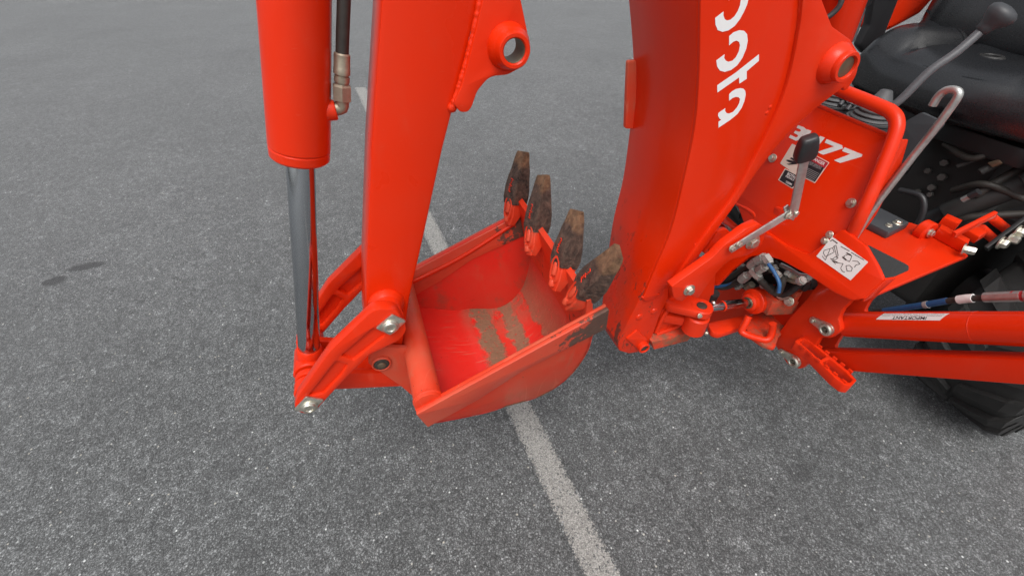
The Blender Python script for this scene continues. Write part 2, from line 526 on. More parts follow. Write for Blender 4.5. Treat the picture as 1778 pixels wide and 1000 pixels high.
    def box(s, o, e1, e2, e3, b=.003):
        """o corner, three edge vectors"""
        e1, e2, e3 = Vector(e1), Vector(e2), Vector(e3)
        A, B, T = e1.length, e2.length, e3.length
        return s.plate([[(0, 0), (A, 0), (A, B), (0, B)]], mapF(Vector(o), e1 / A, e2 / B, e3 / T), T, b)
    def bar(s, p0, p1, w, t, wdir, b=.002):
        """flat bar from p0 to p1, width w along wdir, thickness t"""
        p0, p1 = Vector(p0), Vector(p1)
        d = (p1 - p0); wd = Vector(wdir); wd = (wd - d.normalized() * wd.dot(d.normalized())).normalized()
        td = d.normalized().cross(wd)
        return s.box(p0 - wd * w / 2 - td * t / 2, d, wd * w, td * t, b)
    def build(s, name, mat, parent=None, sharp=38, smooth=True, **props):
        me = bpy.data.meshes.new(name)
        c = sum((Vector(v) for v in s.v), Vector()) / len(s.v)
        me.from_pydata([tuple(Vector(v) - c) for v in s.v], [], s.f)
        bm = bmesh.new(); bm.from_mesh(me)
        bmesh.ops.recalc_face_normals(bm, faces=bm.faces)
        bm.to_mesh(me); bm.free()
        if s.uv:
            uvl = me.uv_layers.new(name='UVMap')
            for lp in me.loops: uvl.data[lp.index].uv = s.uv.get(lp.vertex_index, (0, 0))
        if smooth:
            me.polygons.foreach_set('use_smooth', [True] * len(me.polygons))
            me.set_sharp_from_angle(angle=math.radians(sharp))
        me.materials.append(mat if not isinstance(mat, str) else M[mat])
        o = bpy.data.objects.new(name, me)
        COL.objects.link(o)
        WL[o] = c
        o.location = c
        if parent is not None:
            o.parent = parent
            o.location = c - WL[parent]
        for k, v in props.items(): o[k] = v
        return o
WL = {}
def thing(name, loc, label, cat):
    o = bpy.data.objects.new(name, None)
    COL.objects.link(o)
    o.location = loc; o['label'] = label; o['category'] = cat
    o.empty_display_size = .1
    WL[o] = Vector(loc)
    return o
def text_polys(body, size=1.0, bold=0.0, shear=0.0):
    cu = bpy.data.curves.new('t', 'FONT')
    cu.body = body; cu.size = size; cu.offset = bold; cu.shear = shear
    ob = bpy.data.objects.new('t', cu); COL.objects.link(ob)
    dg = bpy.context.evaluated_depsgraph_get(); dg.update()
    me = bpy.data.meshes.new_from_object(ob.evaluated_get(dg))
    vs = [tuple(v.co) for v in me.vertices]; fs = [tuple(p.vertices) for p in me.polygons]
    bpy.data.objects.remove(ob); bpy.data.curves.remove(cu); bpy.data.meshes.remove(me)
    return vs, fs
def fit_text(mb, body, x0, y0, w, h, mp, d, bold=0.0, shear=0.0):
    vs, fs = text_polys(body, 1.0, bold, shear)
    xs = [v[0] for v in vs]; ys = [v[1] for v in vs]
    sx = w / (max(xs) - min(xs)); sy = h / (max(ys) - min(ys))
    mb.add([mp(x0 + (v[0] - min(xs)) * sx, y0 + (v[1] - min(ys)) * sy, d) for v in vs], fs)
    return mb

# ================================================================== SETTING
g = MB(); g.add([(-300, -300, 0), (300, -300, 0), (300, 300, 0), (-300, 300, 0)], [(0, 1, 2, 3)])
g.build('asphalt_ground', 'asphalt', kind='structure', label='grey asphalt parking lot with pale chips and dark oil spots', category='asphalt', smooth=False)
def stripe(a0, a1, b0, b1, over, label):
    """painted stripe between ground points a0-a1 (left edge) and b0-b1 (right edge), prolonged towards the viewer"""
    n = 40
    m = MB()
    a0, a1, b0, b1 = [Vector((p.x, p.y, .004)) for p in (a0, a1, b0, b1)]
    a0 = a0 + (a0 - a1).normalized() * over; b0 = b0 + (b0 - b1).normalized() * over
    vs, fs = [], []
    for i in range(n + 1):
        t = i / n
        for e, q in ((0, a0.lerp(a1, t)), (1, b0.lerp(b1, t))):
            m.uv[len(vs)] = (e, t); vs.append(q)
    for i in range(n): fs.append((2 * i, 2 * i + 1, 2 * i + 3, 2 * i + 2))
    m.add(vs, fs)
    return m.build('parking_line', 'line_paint', kind='structure', label=label, category='painted line', smooth=False)
L0, L1, R0, R1 = at(1012, 1000, Z=.004), at(614, 152, Z=.004), at(1082, 1000, Z=.004), at(636, 152, Z=.004)
stripe(L0, L1, R0, R1, 3.0, 'worn white parking line running under the raised bucket')
sh = at(1092, 101, Z=.004) - L1
stripe(L0 + sh, L1 + sh, R0 + sh, R1 + sh, 3.0, 'second white parking line whose end shows behind the boom')

# ================================================================== BACKHOE
BH = thing('backhoe', (.62, .775, 0), 'orange backhoe attachment with boom, dipper arm, toothed bucket and stabilizer leg', 'backhoe')
YM = .775
# ---- bucket ------------------------------------------------------
b0, b1 = Vector((-.024, .534)), Vector((.363, .716))
ba = math.atan2(b1.y - b0.y, b1.x - b0.x)
bn = Vector((-math.sin(ba), math.cos(ba)))
KT, YN, YF = .18, .55, 1.0
def dep(x, z): return -((x - b0.x) * bn.x + (z - b0.y) * bn.y)
def yn(x, z): return YN + KT * dep(x, z)
def yf(x, z): return YF - KT * dep(x, z)
def onb(x, y):
    q = on(x, y, Vector((b0.x, YN, b0.y)), Vector((KT * bn.x, 1, KT * bn.y)))
    return (q.x, q.z)
arc = spl([onb(*q) for q in ((752, 738), (800, 729), (850, 718), (880, 708), (942, 689), (990, 656), (1021, 614), (1032, 579))], 5)
tubec = Vector((.006, .543)); TR = .030
side = [onb(722, 716), onb(742, 737)] + arc + [onb(1051, 568), onb(1054, 533)]
nearmap = lambda a, b, d: (a, yn(a, b) + d, b)
farmap = lambda a, b, d: (a, yf(a, b) - d, b)
lowtop = [onb(726, 722), onb(1050, 545)]
bk = MB()
# bucket body: back and bottom sheet, two end sheets
prof = [(tubec.x - .008, tubec.y - .022)] + [tuple(Vector(arc[0]) + Vector((-.012, .012)))] + arc + [tuple(Vector(arc[-1]) + Vector((.0, .055)))]
prof = clean(prof)
TS = .007
inn = inset(prof + [(.12, .75)], TS)[:len(prof)]
inn[0] = (prof[0][0] + TS, prof[0][1]); inn[-1] = (prof[-1][0] - TS, prof[-1][1])
NA = 10
arcl = [0.0]
for i in range(1, len(prof)): arcl.append(arcl[-1] + (Vector(prof[i]) - Vector(prof[i - 1])).length)
vs, fs = [], []
for layer, pts in ((0, prof), (1, inn)):
    for i, (x, z) in enumerate(pts):
        for k in range(NA + 1):
            t = k / NA
            bk.uv[len(vs)] = (arcl[i], t)
            vs.append((x, (yn(x, z) + .004) * (1 - t) + (yf(x, z) - .004) * t, z))
m_ = len(prof); W = NA + 1
for layer in (0, 1):
    o = layer * m_ * W
    for i in range(m_ - 1):
        for k in range(NA): fs.append((o + i * W + k, o + i * W + k + 1, o + (i + 1) * W + k + 1, o + (i + 1) * W + k))
o = m_ * W
for i in range(m_ - 1):
    for k in (0, NA): fs.append((i * W + k, (i + 1) * W + k, o + (i + 1) * W + k, o + i * W + k))
for k in range(NA):
    for i in (0, m_ - 1): fs.append((i * W + k, i * W + k + 1, o + i * W + k + 1, o + i * W + k))
bk.add(vs, fs)
BUCKET = bk.build('bucket', 'bucket_inside', BH, sharp=50)
print('bucket arc', [(round(a, 3), round(p[0], 3), round(p[1], 3)) for a, p in zip(arcl, prof)])
for mp, nm in ((nearmap, 'near'), (farmap, 'far')):
    # end sheet flush under the thicker side strip
    e = MB().plate([side], (lambda mp: lambda a, b, d: mp(a, b, d + .004))(mp), .008, .0015)
    e.build('side_plate', 'paint_dusty' if nm == 'near' else paint('inner_side_paint', (.72, .018, .011), .25, .42, .38, .12, .3), BUCKET)
    if nm == 'near':
        strip = [onb(722, 716), onb(742, 738), onb(790, 712), onb(830, 690), onb(904, 642), onb(981, 603), onb(1051, 568), onb(1056, 534)]
    else:
        strip = [onb(722, 716), onb(742, 738), onb(790, 708), onb(830, 686), onb(904, 640), onb(981, 601), onb(1051, 566), onb(1056, 534)]
    st = MB().plate([fillet(strip, .004)], (lambda mp: lambda a, b, d: mp(a, b, d - .006))(mp), .011 if nm == 'near' else .022, .002)
    st.build('side_cutter', 'cutter', BUCKET)
# cross tube
MB().rod((tubec.x, YN + .006, tubec.y), (tubec.x, YF - .006, tubec.y), TR, .001, 40).build('cross_tube', 'paint_dusty', BUCKET)
MB().ring((tubec.x, YN + .012, tubec.y), (tubec.x, YN + .022, tubec.y), TR + .002, TR - .002, .003).build('weld_bead', 'paint_dusty', BUCKET)
# cutting edge
e0, e1_ = Vector(prof[-1]), Vector((.352, .735))
ce = MB(); ed = (e1_ - e0).normalized(); en = Vector((-ed.y, ed.x))
q0 = Vector(arc[-4]); lip = [tuple(q0 + Vector((-.014, 0))), tuple(e1_ + en * .008), tuple(e1_ - en * .005), tuple(Vector(arc[-2]) + Vector((.003, 0)))]
ce.plate([lip], lambda a, b, d: (a, yn(a, b) + .010 + (yf(a, b) - yn(a, b) - .020) * d, b), 1.0, 0.0)
ce.build('cutting_edge', 'paint_worn', BUCKET, sharp=30)
# ears
earp = fillet(pY([(637, 630, .02), (655, 603, .02), (714, 606), (722, 640), (720, 692), (700, 674)], .70), .008)
ear = MB().plate([earp], mapY(.700), .014, .003); ear.build('bucket_ear', 'paint_dusty', BUCKET)
MB().plate([earp], mapY(.838), .014, .003).build('bucket_ear', 'paint_dusty', BUCKET)
pc = at(662, 629, Y=.70)
pr = MB(); pr.ring((pc.x, .692, pc.z), (pc.x, .701, pc.z), .0215, .0175, .002)
pr.build('pin_collar', 'paint_dusty', BUCKET)
MB().rod((pc.x, .692, pc.z), (pc.x, .865, pc.z), .017, .003).build('hinge_pin', 'pin_dark', BUCKET)
MB().lathe((pc.x, .6915, pc.z), (pc.x, .68, pc.z), [(0, .009), (.002, .009), (.004, .006), (.004, .0001)]).build('pin_cap', 'bronze', BUCKET)
# teeth
def prism_loft(secs):
    m = MB(); vs, fs = [], []
    for (c, w, t) in secs:
        k = .13
        for (a, b) in ((-1, -1 + k), (-1 + k, -1), (1 - k, -1), (1, -1 + k), (1, 1 - k), (1 - k, 1), (-1 + k, 1), (-1, 1 - k)):
            vs.append(c + w * a + t * b)
    n = 8
    for s_ in range(len(secs) - 1):
        for i in range(n):
            j = (i + 1) % n
            fs.append((s_ * n + i, s_ * n + j, (s_ + 1) * n + j, (s_ + 1) * n + i))
    fs.append(tuple(range(n))); fs.append(tuple(range((len(secs) - 1) * n, len(secs) * n)))
    return m.add(vs, fs)
tips = [((893, 362), (907, 263), .34, .378, -12), ((930, 412), (942, 304), .345, .385, -6), ((977, 470), (1000, 365), .348, .39, 0), ((1010, 512), (1072, 436), .350, .392, 14)]
for (bp, tp, bx, tx, tw) in tips:
    B, T = at(*bp, X=bx), at(*tp, X=tx)
    ax = (T - B).normalized()
    w = Vector((math.sin(math.radians(tw)), 1, 0)); w = (w - ax * w.dot(ax)).normalized()
    t = ax.cross(w).normalized()
    if t.x > 0: t = -t                               # t looks into the bucket
    L = (T - B).length
    secs = []
    fh = [(.08, .0215), (.20, .0240), (.38, .0225), (.55, .0185), (.70, .0150), (.84, .0115)]
    for f, hw, ht, sh_ in ((.08, .0255, .0215, 0), (.20, .0280, .0240, 0), (.38, .0285, .0225, .001), (.55, .0265, .0185, .002), (.70, .0240, .0150, .003), (.84, .0215, .0115, .004), (.95, .0200, .0085, .005), (1.0, .0185, .0060, .005)):
        c = B + ax * (L * f) - t * (sh_ * .6) + w * (noise.noise(B * 37 + ax * f * 9) * .003) + t * noise.noise(B * 53 + ax * f * 7) * .0015
        secs.append((c, w * hw * (1 + .05 * noise.noise(B * 91 + ax * f * 14)), t * ht))
    tooth = prism_loft(secs).build('tooth', 'tooth', BUCKET, sharp=25)
    # adapter straps welded inside and outside of the edge
    ad = MB()
    ad.add(*(lambda m: (m.v, m.f))(prism_loft([(B - ax * .045 + t * .008, w * .012, t * .008), (B - ax * .02 + t * .004, w * .022, t * .013), (B + ax * (L * .06), w * .024, t * .019), (B + ax * (L * .14), w * .0225, t * .018)])))
    ad.build('tooth_adapter', 'paint_worn', BUCKET, sharp=25)
    fr = mapF(B + ax * .004 + t * .0235, w, ax, -t)
    oval = spl([(0, -.036), (.014, -.026), (.018, 0), (.014, .020), (0, .030), (-.014, .020), (-.018, 0), (-.014, -.026)], 4, True)
    hole = spl([(0, -.028), (.008, -.020), (.011, 0), (.008, .014), (0, .021), (-.008, .014), (-.011, 0), (-.008, -.020)], 4, True)
    MB().plate([oval, hole], fr, .012, .0025).build('tooth_retainer', 'paint_worn', BUCKET)
    MB().rod(B + ax * .018 + t * .018, B - ax * .012 + t * .020, .007, .003).build('retaining_pin', 'paint_dusty', BUCKET)
    rb = B - ax * .030 + t * .020
    MB().rod(rb + ax * .008, rb - ax * .008, .008, .004).build('weld_lug', 'paint_dusty', BUCKET)
    # traces of red paint left in the embossed marks of the tooth
    em = MB()
    for k in range(7):
        f_ = .30 + .035 * k; q_ = next(i for i in range(5) if fh[i][0] <= f_ <= fh[i + 1][0]); ht_ = fh[q_][1] + (fh[q_ + 1][1] - fh[q_][1]) * (f_ - fh[q_][0]) / (fh[q_ + 1][0] - fh[q_][0])
        c = B + ax * (L * f_) + w * .002 + t * (ht_ + .0002)
        em.tube([c + w * (.003 * random.uniform(-1, 1)) - w * .004 * math.cos(k * 2.1) - ax * .0015, c + w * .003 * math.sin(k) + ax * .001, c + w * .004 * math.cos(k * 2.1) + ax * .0015], .0011, 6, 3)
    em.build('embossed_mark', 'paint', BUCKET)
# ridge where the far side sheet is doubled
rdg = [at(716, 490, Y=.972), at(800, 447, Y=.975), at(893, 388, Y=.978)]
MB().tube(rdg, .006, 10, 8).build('weld_ridge', 'paint_scraped', BUCKET)

# ---- dipper arm --------------------------------------------------
DTOP = [(.50, 2.28), (.36, 2.36), (.285, 2.30), (.20, 1.9)]
dip = fillet(DTOP + pY([(661, 0), (643, 260), (634, 480), (634, 575), (640, 625, .02), (662, 658, .03), (692, 640, .02), (700, 600), (712, 520), (735, 420), (770, 260), (787, 195, .05), (835, 0)], .72) + [(.30, 1.6)], .006)
DIP = MB().plate([dip], mapY(.72), .11, .009).build('dipper_arm', 'paint_boom', BH)
ghole = at(889, 86, Y=.692)
gus = pY([(846, -80), (838, 0), (817, 90), (801, 150), (786, 181, .012), (800, 196, .01), (813, 196, .012), (820, 186, .02), (829, 160, .03), (850, 134, .03), (882, 131, .03), (918, 112, .03), (921, 78, .03), (905, 0), (893, -80)], .708)
gl = fillet(gus, .01, 6)
for y0, dr in ((.708, 1),):
    gp = MB().plate([gl, ell(ghole.x, ghole.z, .0175, n=24)], mapY(y0), .012, .003).build('gusset_plate', 'paint', DIP)
BS = MB()
BS.lathe((ghole.x, .678, ghole.z), (ghole.x, .9, ghole.z), [(.0, .0235), (.002, .025), (.012, .0255), (.016, .028), (.0285, .034), (.036, .034), (.044, .030), (.044, .0175), (.03, .0172), (.002, .0172), (.0, .019)], 36, True)
BS.build('pin_boss', 'paint', DIP)
MB().ring((ghole.x, .682, ghole.z), (ghole.x, .722, ghole.z), .0174, .0162, .0005).build('bushing', 'bronze', DIP)
wb = MB(); wp = [at(*q, Y=.7165) for q in ((836, -10), (822, 60), (808, 115), (795, 158), (786, 186))]
pts = [Vector(p) for p in spl([tuple(p) for p in wp], 40)]
wb.tube(pts, .0055, 8, 1, radii=[.0050 + .0011 * noise.noise(p * 190) for p in pts]); wb.build('weld_bead', 'paint', DIP, sharp=80)
MB().lathe(at(785, 187, Y=.72), at(785, 187, Y=.70), [(0, .008), (.004, .007), (.007, .004), (.008, .0001)], 14).build('weld_lump', 'paint', DIP)
# boss and rocker links
lp = at(677, 563, Y=.655); lq = at(537, 702, Y=.655)
fb = MB()
for s_, ya in ((1, .72), (-1, .83)):
    fb.mark().lathe((lp.x, ya, lp.z), (lp.x, ya - s_, lp.z), [(-.004, .037), (.008, .036), (.014, .031), (.018, .0295), (.044, .0295)], 32)
fb.parts('link_boss', 'paint', DIP)
lo = fillet(pY([(650, 536, .03), (690, 537, .035), (708, 574, .035), (692, 592, .012), (641, 617, .008), (606, 651, .008), (563, 697, .012), (540, 722, .035), (509, 712, .03), (516, 690, .03), (573, 609, .01)], .655), .006, 6)
ho = [fillet(pY(h, .655), .005) for h in ([(592, 618), (648, 570), (670, 582), (630, 613), (614, 626)], [(535, 688), (584, 626), (603, 634), (592, 652), (561, 684)])]
for y0, s_ in ((.655, 1), (.895, -1)):
    mp = (lambda y0, s_: lambda a, b, d: (a, y0 + s_ * d, b))(y0, s_)
    link = MB().plate([lo] + ho, mp, .028, .003).build('rocker_link', 'paint', BH)
    MB().plate([inset(lo if area(lo) > 0 else lo[::-1], .006)], (lambda y0, s_: lambda a, b, d: (a, y0 + s_ * (d + .007), b))(y0, s_), .010, .001).build('link_web', 'paint', link)
    for c, rh, nm in ((lp, [(652, 569), (681, 545), (705, 557), (678, 581)], 'lp'), (lq, [(510, 711), (531, 688), (563, 693), (540, 715)], 'lq')):
        wq = fillet(pY(rh, .652), .004)
        MB().plate([wq], (lambda y0, s_: lambda a, b, d: (a, y0 + s_ * (d - .0055), b))(y0, s_), .005, .001).build('pin_plate', 'zinc', link)
        pnn = MB()
        pnn.lathe((c.x, y0 - s_ * .0055, c.z), (c.x, y0 - s_, c.z), [(0, .0170), (.003, .0170), (.0045, .0155), (.0045, .0145), (.0075, .0135), (.0085, .0120), (.0085, .0075), (.0065, .0065), (.0055, .0001)], 30)
        pnn.build('pivot_pin', 'zinc', link)
gn = MB(); gn.rod((lq.x, .895, lq.z + .012), (lq.x - .004, .93, lq.z + .016), .004); gn.build('grease_nipple', 'zinc', BH)
def capsule(c1, r1, c2, r2, n=12):
    c1, c2 = Vector(c1), Vector(c2); a = math.atan2(c2.y - c1.y, c2.x - c1.x)
    return [(c1.x + r1 * math.cos(a + math.pi / 2 + math.pi * k / n), c1.y + r1 * math.sin(a + math.pi / 2 + math.pi * k / n)) for k in range(n + 1)] + \
           [(c2.x + r2 * math.cos(a - math.pi / 2 + math.pi * k / n), c2.y + r2 * math.sin(a - math.pi / 2 + math.pi * k / n)) for k in range(n + 1)]
cq = at(706, 655, Y=.725)
cl = MB()
cl.plate([capsule((lq.x, lq.z), .030, (cq.x, cq.z), .024)], mapY(.716), .018, .004)
cl.plate([capsule((lq.x, lq.z), .030, (cq.x, cq.z), .024)], mapY(.816), .018, .004)
cl.plate([[(lq.x + .045, lq.z - .012), (cq.x - .02, cq.z - .012), (cq.x - .02, cq.z + .004), (lq.x + .045, lq.z + .006)]], mapY(.732), .09, .002)
cl.build('bucket_link', 'paint', BH)
# ---- bucket cylinder ---------------------------------------------
ca = at(512, 0, Y=YM); cb = at(521, 272, Y=YM); cd = (ca - cb).normalized()
RB = .0475
bar = MB().lathe(cb - cd * .004, cb + cd, [(0, .037), (.0015, RB - .004), (.005, RB - .001), (.018, RB - .0005), (.0195, RB - .0022), (.021, RB - .0022), (.0225, RB), (.78, RB), (.782, RB - .004), (.783, .028), (.83, .028)], 56)
CYL = bar.build('bucket_cylinder', 'paint_boom', BH, sharp=30)
rp = Vector((lq.x, YM, lq.z))
MB().rod(rp + (cb - rp).normalized() * .028, cb + cd * .01, .0228, .002, 48).build('piston_rod', 'chrome', CYL)
ey = MB(); ey.ring((lq.x, YM - .036, lq.z), (lq.x, YM + .036, lq.z), .034, .016, .003)
ey.lathe(rp, cb, [(.02, .028), (.036, .0275), (.05, .026), (.053, .0235)], 32)
ey.build('rod_eye', 'paint', CYL)
sp_ = MB()
for y0, y1 in ((.683, .712), (.838, .867)): sp_.mark().ring((lq.x, y0, lq.z), (lq.x, y1, lq.z), .031, .016, .003)
sp_.parts('pin_spacer', 'paint', CYL)
MB().rod((lq.x, .66, lq.z), (lq.x, .89, lq.z), .0155).build('link_pin', 'pin_dark', CYL)
# port, elbow, hose
h0 = at(575, 192, Y=.765); h1 = at(594, 190, Y=.765)
MB().rod(h0 + Vector((-.035, 0, 0)), h0 + Vector((.008, 0, 0)), .0155, .003).build('hose_port', 'paint', CYL)
def hz_(x, y): return at(x, y, Y=.765)
hx = MB()
hx.tube([h0 + Vector((.002, 0, 0)), hz_(584, 189), hz_(593, 187), hz_(594, 178), hz_(594, 172)], .0105, 14, 2)
e0_, e2_ = hz_(594, 176), hz_(593.5, 146)
hx.lathe(e0_, e2_, [(0, .010), (.002, .0148), ((e2_ - e0_).length - .003, .0148), ((e2_ - e0_).length, .011)], 6)
e3_ = hz_(593.5, 130)
hx.lathe(e2_, e3_, [(0, .010), (.003, .010), (.003, .0115), (.011, .0115), (.011, .0100), ((e3_ - e2_).length, .0100)], 18)
hx.build('elbow_fitting', 'brass', CYL)
e4_ = hz_(594, 92)
fl0 = (e4_ - e3_).length
MB().lathe(e3_, e4_, [(0, .0105), (.001, .0122), (fl0 * .3, .0122), (fl0 * .32, .0118), (fl0 - .002, .0118), (fl0, .0098)], 20).build('hose_ferrule', 'brass', CYL)
MB().tube([hz_(594, 96), hz_(595, 60), hz_(596.5, 20), hz_(598, -30), hz_(600, -90)], .0094, 16, 8).build('hydraulic_hose', 'hose', CYL)

# ---- boom --------------------------------------------------------
YB, YBF = .663, .885
def btap(z):
    k = max(0.0, min(1.0, (.76 - z) / .344))
    return 1.0 - .56 * k ** 1.7
boom_map = lambda a, b, d: (a, .669 + d * (btap(b) if d > .05 else 1.0), b)
BL = [(1218, -160), (1217, -60), (1215, 0), (1213, 130), (1206, 220), (1190, 300), (1165, 400), (1136, 470)]
BR_ = [(1163, 494), (1188, 474), (1232, 412), (1280, 350), (1308, 300), (1352, 222), (1382, 144), (1402, 40), (1408, -60), (1410, -160)]
left = spl(pY(BL, YB), 5); right = spl(pY(BR_, YB), 5)
foot = fillet(pY([(1112, 523, 0), (1074, 598, .01), (1077, 612, .02), (1094, 617, .02), (1124, 612, .03), (1136, 585), (1146, 555), (1163, 520), (1164, 500, 0)], YB), .012)
TOP = [(.79, 1.62), (.72, 2.0), (.60, 2.36), (.34, 2.36), (.40, 2.0), (.485, 1.62)]
r2 = right[:-6]; l2 = left[6:]
BOOM = MB().plate([clean(l2 + foot + r2 + TOP)], boom_map, YBF - .669, .004).build('boom', 'paint_boom_scuffed', BH)
face = [(p[0] + .0015, p[1]) for p in left[2:]] + fillet(pY([(1112, 517, .008), (1121, 524, .012), (1137, 520, .012), (1150, 508)], YB), .008)[1:] + right[:-2]
MB().plate([clean(face)], mapY(YB), .009, .003).build('boom_side_plate', 'paint_boom', BOOM)
GR = [(1165, 497), (1190, 474), (1222, 434), (1254, 388), (1284, 346), (1316, 298), (1368, 234), (1418, 188)]
gr2 = spl(pY(GR, .655), 4) + fillet(pY([(1466, 166, .03), (1490, 128, .03), (1491, 92, .03), (1478, 70, .03), (1446, 47, .04), (1428, 0), (1420, -160)], .655), .02)[0:] + spl(pY([(1402, -160), (1394, 0), (1387, 60), (1368, 146), (1340, 218), (1298, 300), (1270, 348), (1222, 412), (1182, 472), (1166, 494)], .655), 5)
bosc = at(1462, 122, Y=.685)
for y0 in (.655, .883):
    MB().plate([clean(gr2)], mapY(y0), .012, .003).build('boom_gusset', 'paint', BOOM)
bf = at(1472, 118, Y=.625)
MB().lathe((bf.x, .625, bf.z), (bf.x, .9, bf.z), [(0, .025), (.002, .0265), (.010, .0265), (.012, .029), (.020, .033), (.029, .037), (.04, .037), (.04, .018), (.004, .018), (0, .020)], 36, True).build('pin_boss', 'paint', BOOM)
MB().rod((bf.x, .6295, bf.z), (bf.x, .89, bf.z), .0178, .001).build('boom_pin', 'bronze', BOOM)
wf = MB(); wfp = [Vector(p) for p in spl([tuple(at(*q, Y=.663)) for q in ((1391, -20), (1385, 60), (1366, 146), (1338, 218), (1296, 300), (1268, 348), (1220, 412), (1186, 464))], 30)]
wf.tube(wfp, .005, 8, 1, radii=[.0046 + .0009 * noise.noise(p * 170) for p in wfp]); wf.build('weld_bead', 'paint', BOOM, sharp=80)
# foot
MB().plate([fillet(pY([(1088, 590), (1107, 575), (1126, 590), (1110, 608)], .662), .004)], mapY(.664), .008, .003).build('pin_pad', 'paint', BOOM)
fp = at(1118, 604, Y=.655)
MB().ring((fp.x, .650, fp.z), (fp.x, .675, fp.z), .017, .011, .002).build('pin_collar', 'paint', BOOM)
MB().rod((fp.x, .653, fp.z), (fp.x, .675, fp.z), .0108).build('foot_pin', 'pin_dark', BOOM)
for q in ((1108, 548), (1134, 538)):
    c = at(*q, Y=.674)
    MB().lathe((c.x, .666, c.z), (c.x, .70, c.z), [(0, .008), (.001, .0095), (.004, .0105), (.004, .006), (.002, .006), (.002, .0001)], 18).build('plug_weld', 'paint', BOOM)
for q in ((1199, 441), (1207, 424), (1330, 196), (1336, 186)):
    c = at(*q, Y=.665)
    MB().lathe((c.x, .667, c.z), (c.x, .6, c.z), [(0, .007), (.003, .006), (.005, .003), (.0055, .0001)], 12).build('weld_lump', 'paint', BOOM)
# stop tab on the far side of the rear face
tab = fillet(pY([(1091, 106, .006), (1125, 106), (1125, 226), (1086, 224, .006)], .872), .004)
MB().plate([tab], mapY(.872), .012, .002).build('stop_tab', 'paint_dusty', BOOM)
# white lettering
def L(pts): return pY([(1230 + x / 4.348, y / 4.348) for x, y in pts], YB)
letters = {
 'a': [[(155, 712), (175, 692), (205, 674), (238, 667), (263, 671), (277, 688), (280, 718), (270, 765), (250, 815), (218, 862), (170, 902), (75, 966), (75, 920), (95, 905), (82, 896), (72, 876), (73, 855), (126, 817), (125, 840), (136, 855), (156, 858), (185, 846), (214, 812), (232, 778), (237, 748), (226, 735), (205, 733), (180, 742), (155, 763)]],
 't': [[(380, 411), (380, 461), (288, 540), (288, 597), (232, 634), (230, 586), (67, 700), (65, 645), (205, 549)]],
 'o': [[(155, 275), (188, 246), (232, 230), (268, 235), (291, 260), (296, 310), (285, 368), (256, 438), (216, 495), (170, 530), (122, 545), (86, 535), (65, 505), (58, 458), (121, 411), (118, 440), (130, 460), (150, 468), (180, 460), (206, 434), (228, 390), (237, 345), (230, 318), (210, 309), (185, 318), (155, 346)]],
 'b': [[(300, 0), (304, -60), (290, -105), (250, -120), (200, -105), (150, -70), (150, 5), (185, -28), (215, -40), (238, -25), (243, 0), (237, 42), (220, 86), (195, 126), (165, 151), (140, 157), (122, 148), (112, 120), (113, 88), (49, 138), (52, 190), (70, 230), (105, 243), (150, 232), (195, 200), (235, 150), (265, 95), (290, 40)]]}
for nm, ls in letters.items():
    m = MB()
    for l in ls: m.flat([L(l)], mapY(YB), -.0005)
    m.build('decal_letter', 'white', BOOM, smooth=False)

# ---- swing post and swing cylinder --------------------------------
post = fillet(pY([(1132, 592, .01), (1136, 570), (1150, 540), (1168, 512), (1200, 480), (1245, 470), (1240, 520), (1225, 545), (1205, 566), (1190, 576), (1160, 588)], .682), .01)
POST = MB().plate([post], mapY(.682), .18, .006).build('swing_post', 'paint', BH)
fl = fillet(pY([(1130, 592), (1190, 577), (1200, 568), (1205, 576), (1192, 590), (1134, 605)], .66), .003)
MB().plate([fl], mapY(.655), .21, .002).build('post_flange', 'paint_dirty', POST)
ri = MB()
ri.tube([at(*q, Y=.68) for q in ((1139, 576), (1152, 548), (1175, 520), (1190, 528))], .007, 10, 5)
ri.mark().tube([at(*q, Y=.68) for q in ((1139, 580), (1172, 568), (1190, 556), (1205, 540))], .007, 10, 5)
ri.parts('post_rib', 'paint', POST)
tt = MB()
tm = pY([(1150, 572), (1180, 535)], .6805)
o_ = Vector((tm[0][0], .6805, tm[0][1])); ee = Vector((tm[1][0] - tm[0][0], 0, tm[1][1] - tm[0][1])).normalized()
for i in range(3):
    for k in range(5):
        c = o_ + ee * (.010 + .012 * k) + Vector((-ee.z, 0, ee.x)) * (-.012 - .011 * i)
        tt.tube([c, c + ee * .005 + Vector((-ee.z, 0, ee.x)) * .004 * (k % 2), c + ee * .007], .0011, 6, 2)
tt.build('cast_marks', 'paint', POST)
ec = Vector((.742, .635, .518))
eye = MB(); eye.ring(ec + Vector((0, 0, .012)), ec + Vector((0, 0, -.012)), .030, .014, .003)
eye.mark().ring(ec + Vector((0, 0, -.022)), ec + Vector((0, 0, -.082)), .031, .013, .004)
tg = capsule((0, 0), .030, (-.050, .045), .034)
eye.mark().plate([tg], lambda a, b, d: (ec.x + a, ec.y + b, ec.z + .0115 - d), .023, .004)
eye.mark().plate([capsule((0, .02), .020, (-.05, .06), .028)], lambda a, b, d: (ec.x + a, ec.y + b, ec.z - .040 - d), .030, .004)
eye.parts('swing_lug', 'paint', POST)
MB().rod(ec + Vector((0, 0, .014)), ec + Vector((0, 0, -.08)), .0135).build('swing_pin', 'pin_dark', POST)
MB().bolt(ec + Vector((-.022, -.024, .004)), (0, -1, .4), .005).bolt(ec + Vector((.02, -.03, -.07)), (0, -1, .2), .004).bolt(ec + Vector((.035, .0, .01)), (1, -.3, .6), .005).parts('bolt', 'zinc', POST)
sc0 = at(1298, 526, Y=.635); sc1 = at(1350, 512, Y=.645)
sd = (sc1 - sc0).normalized()
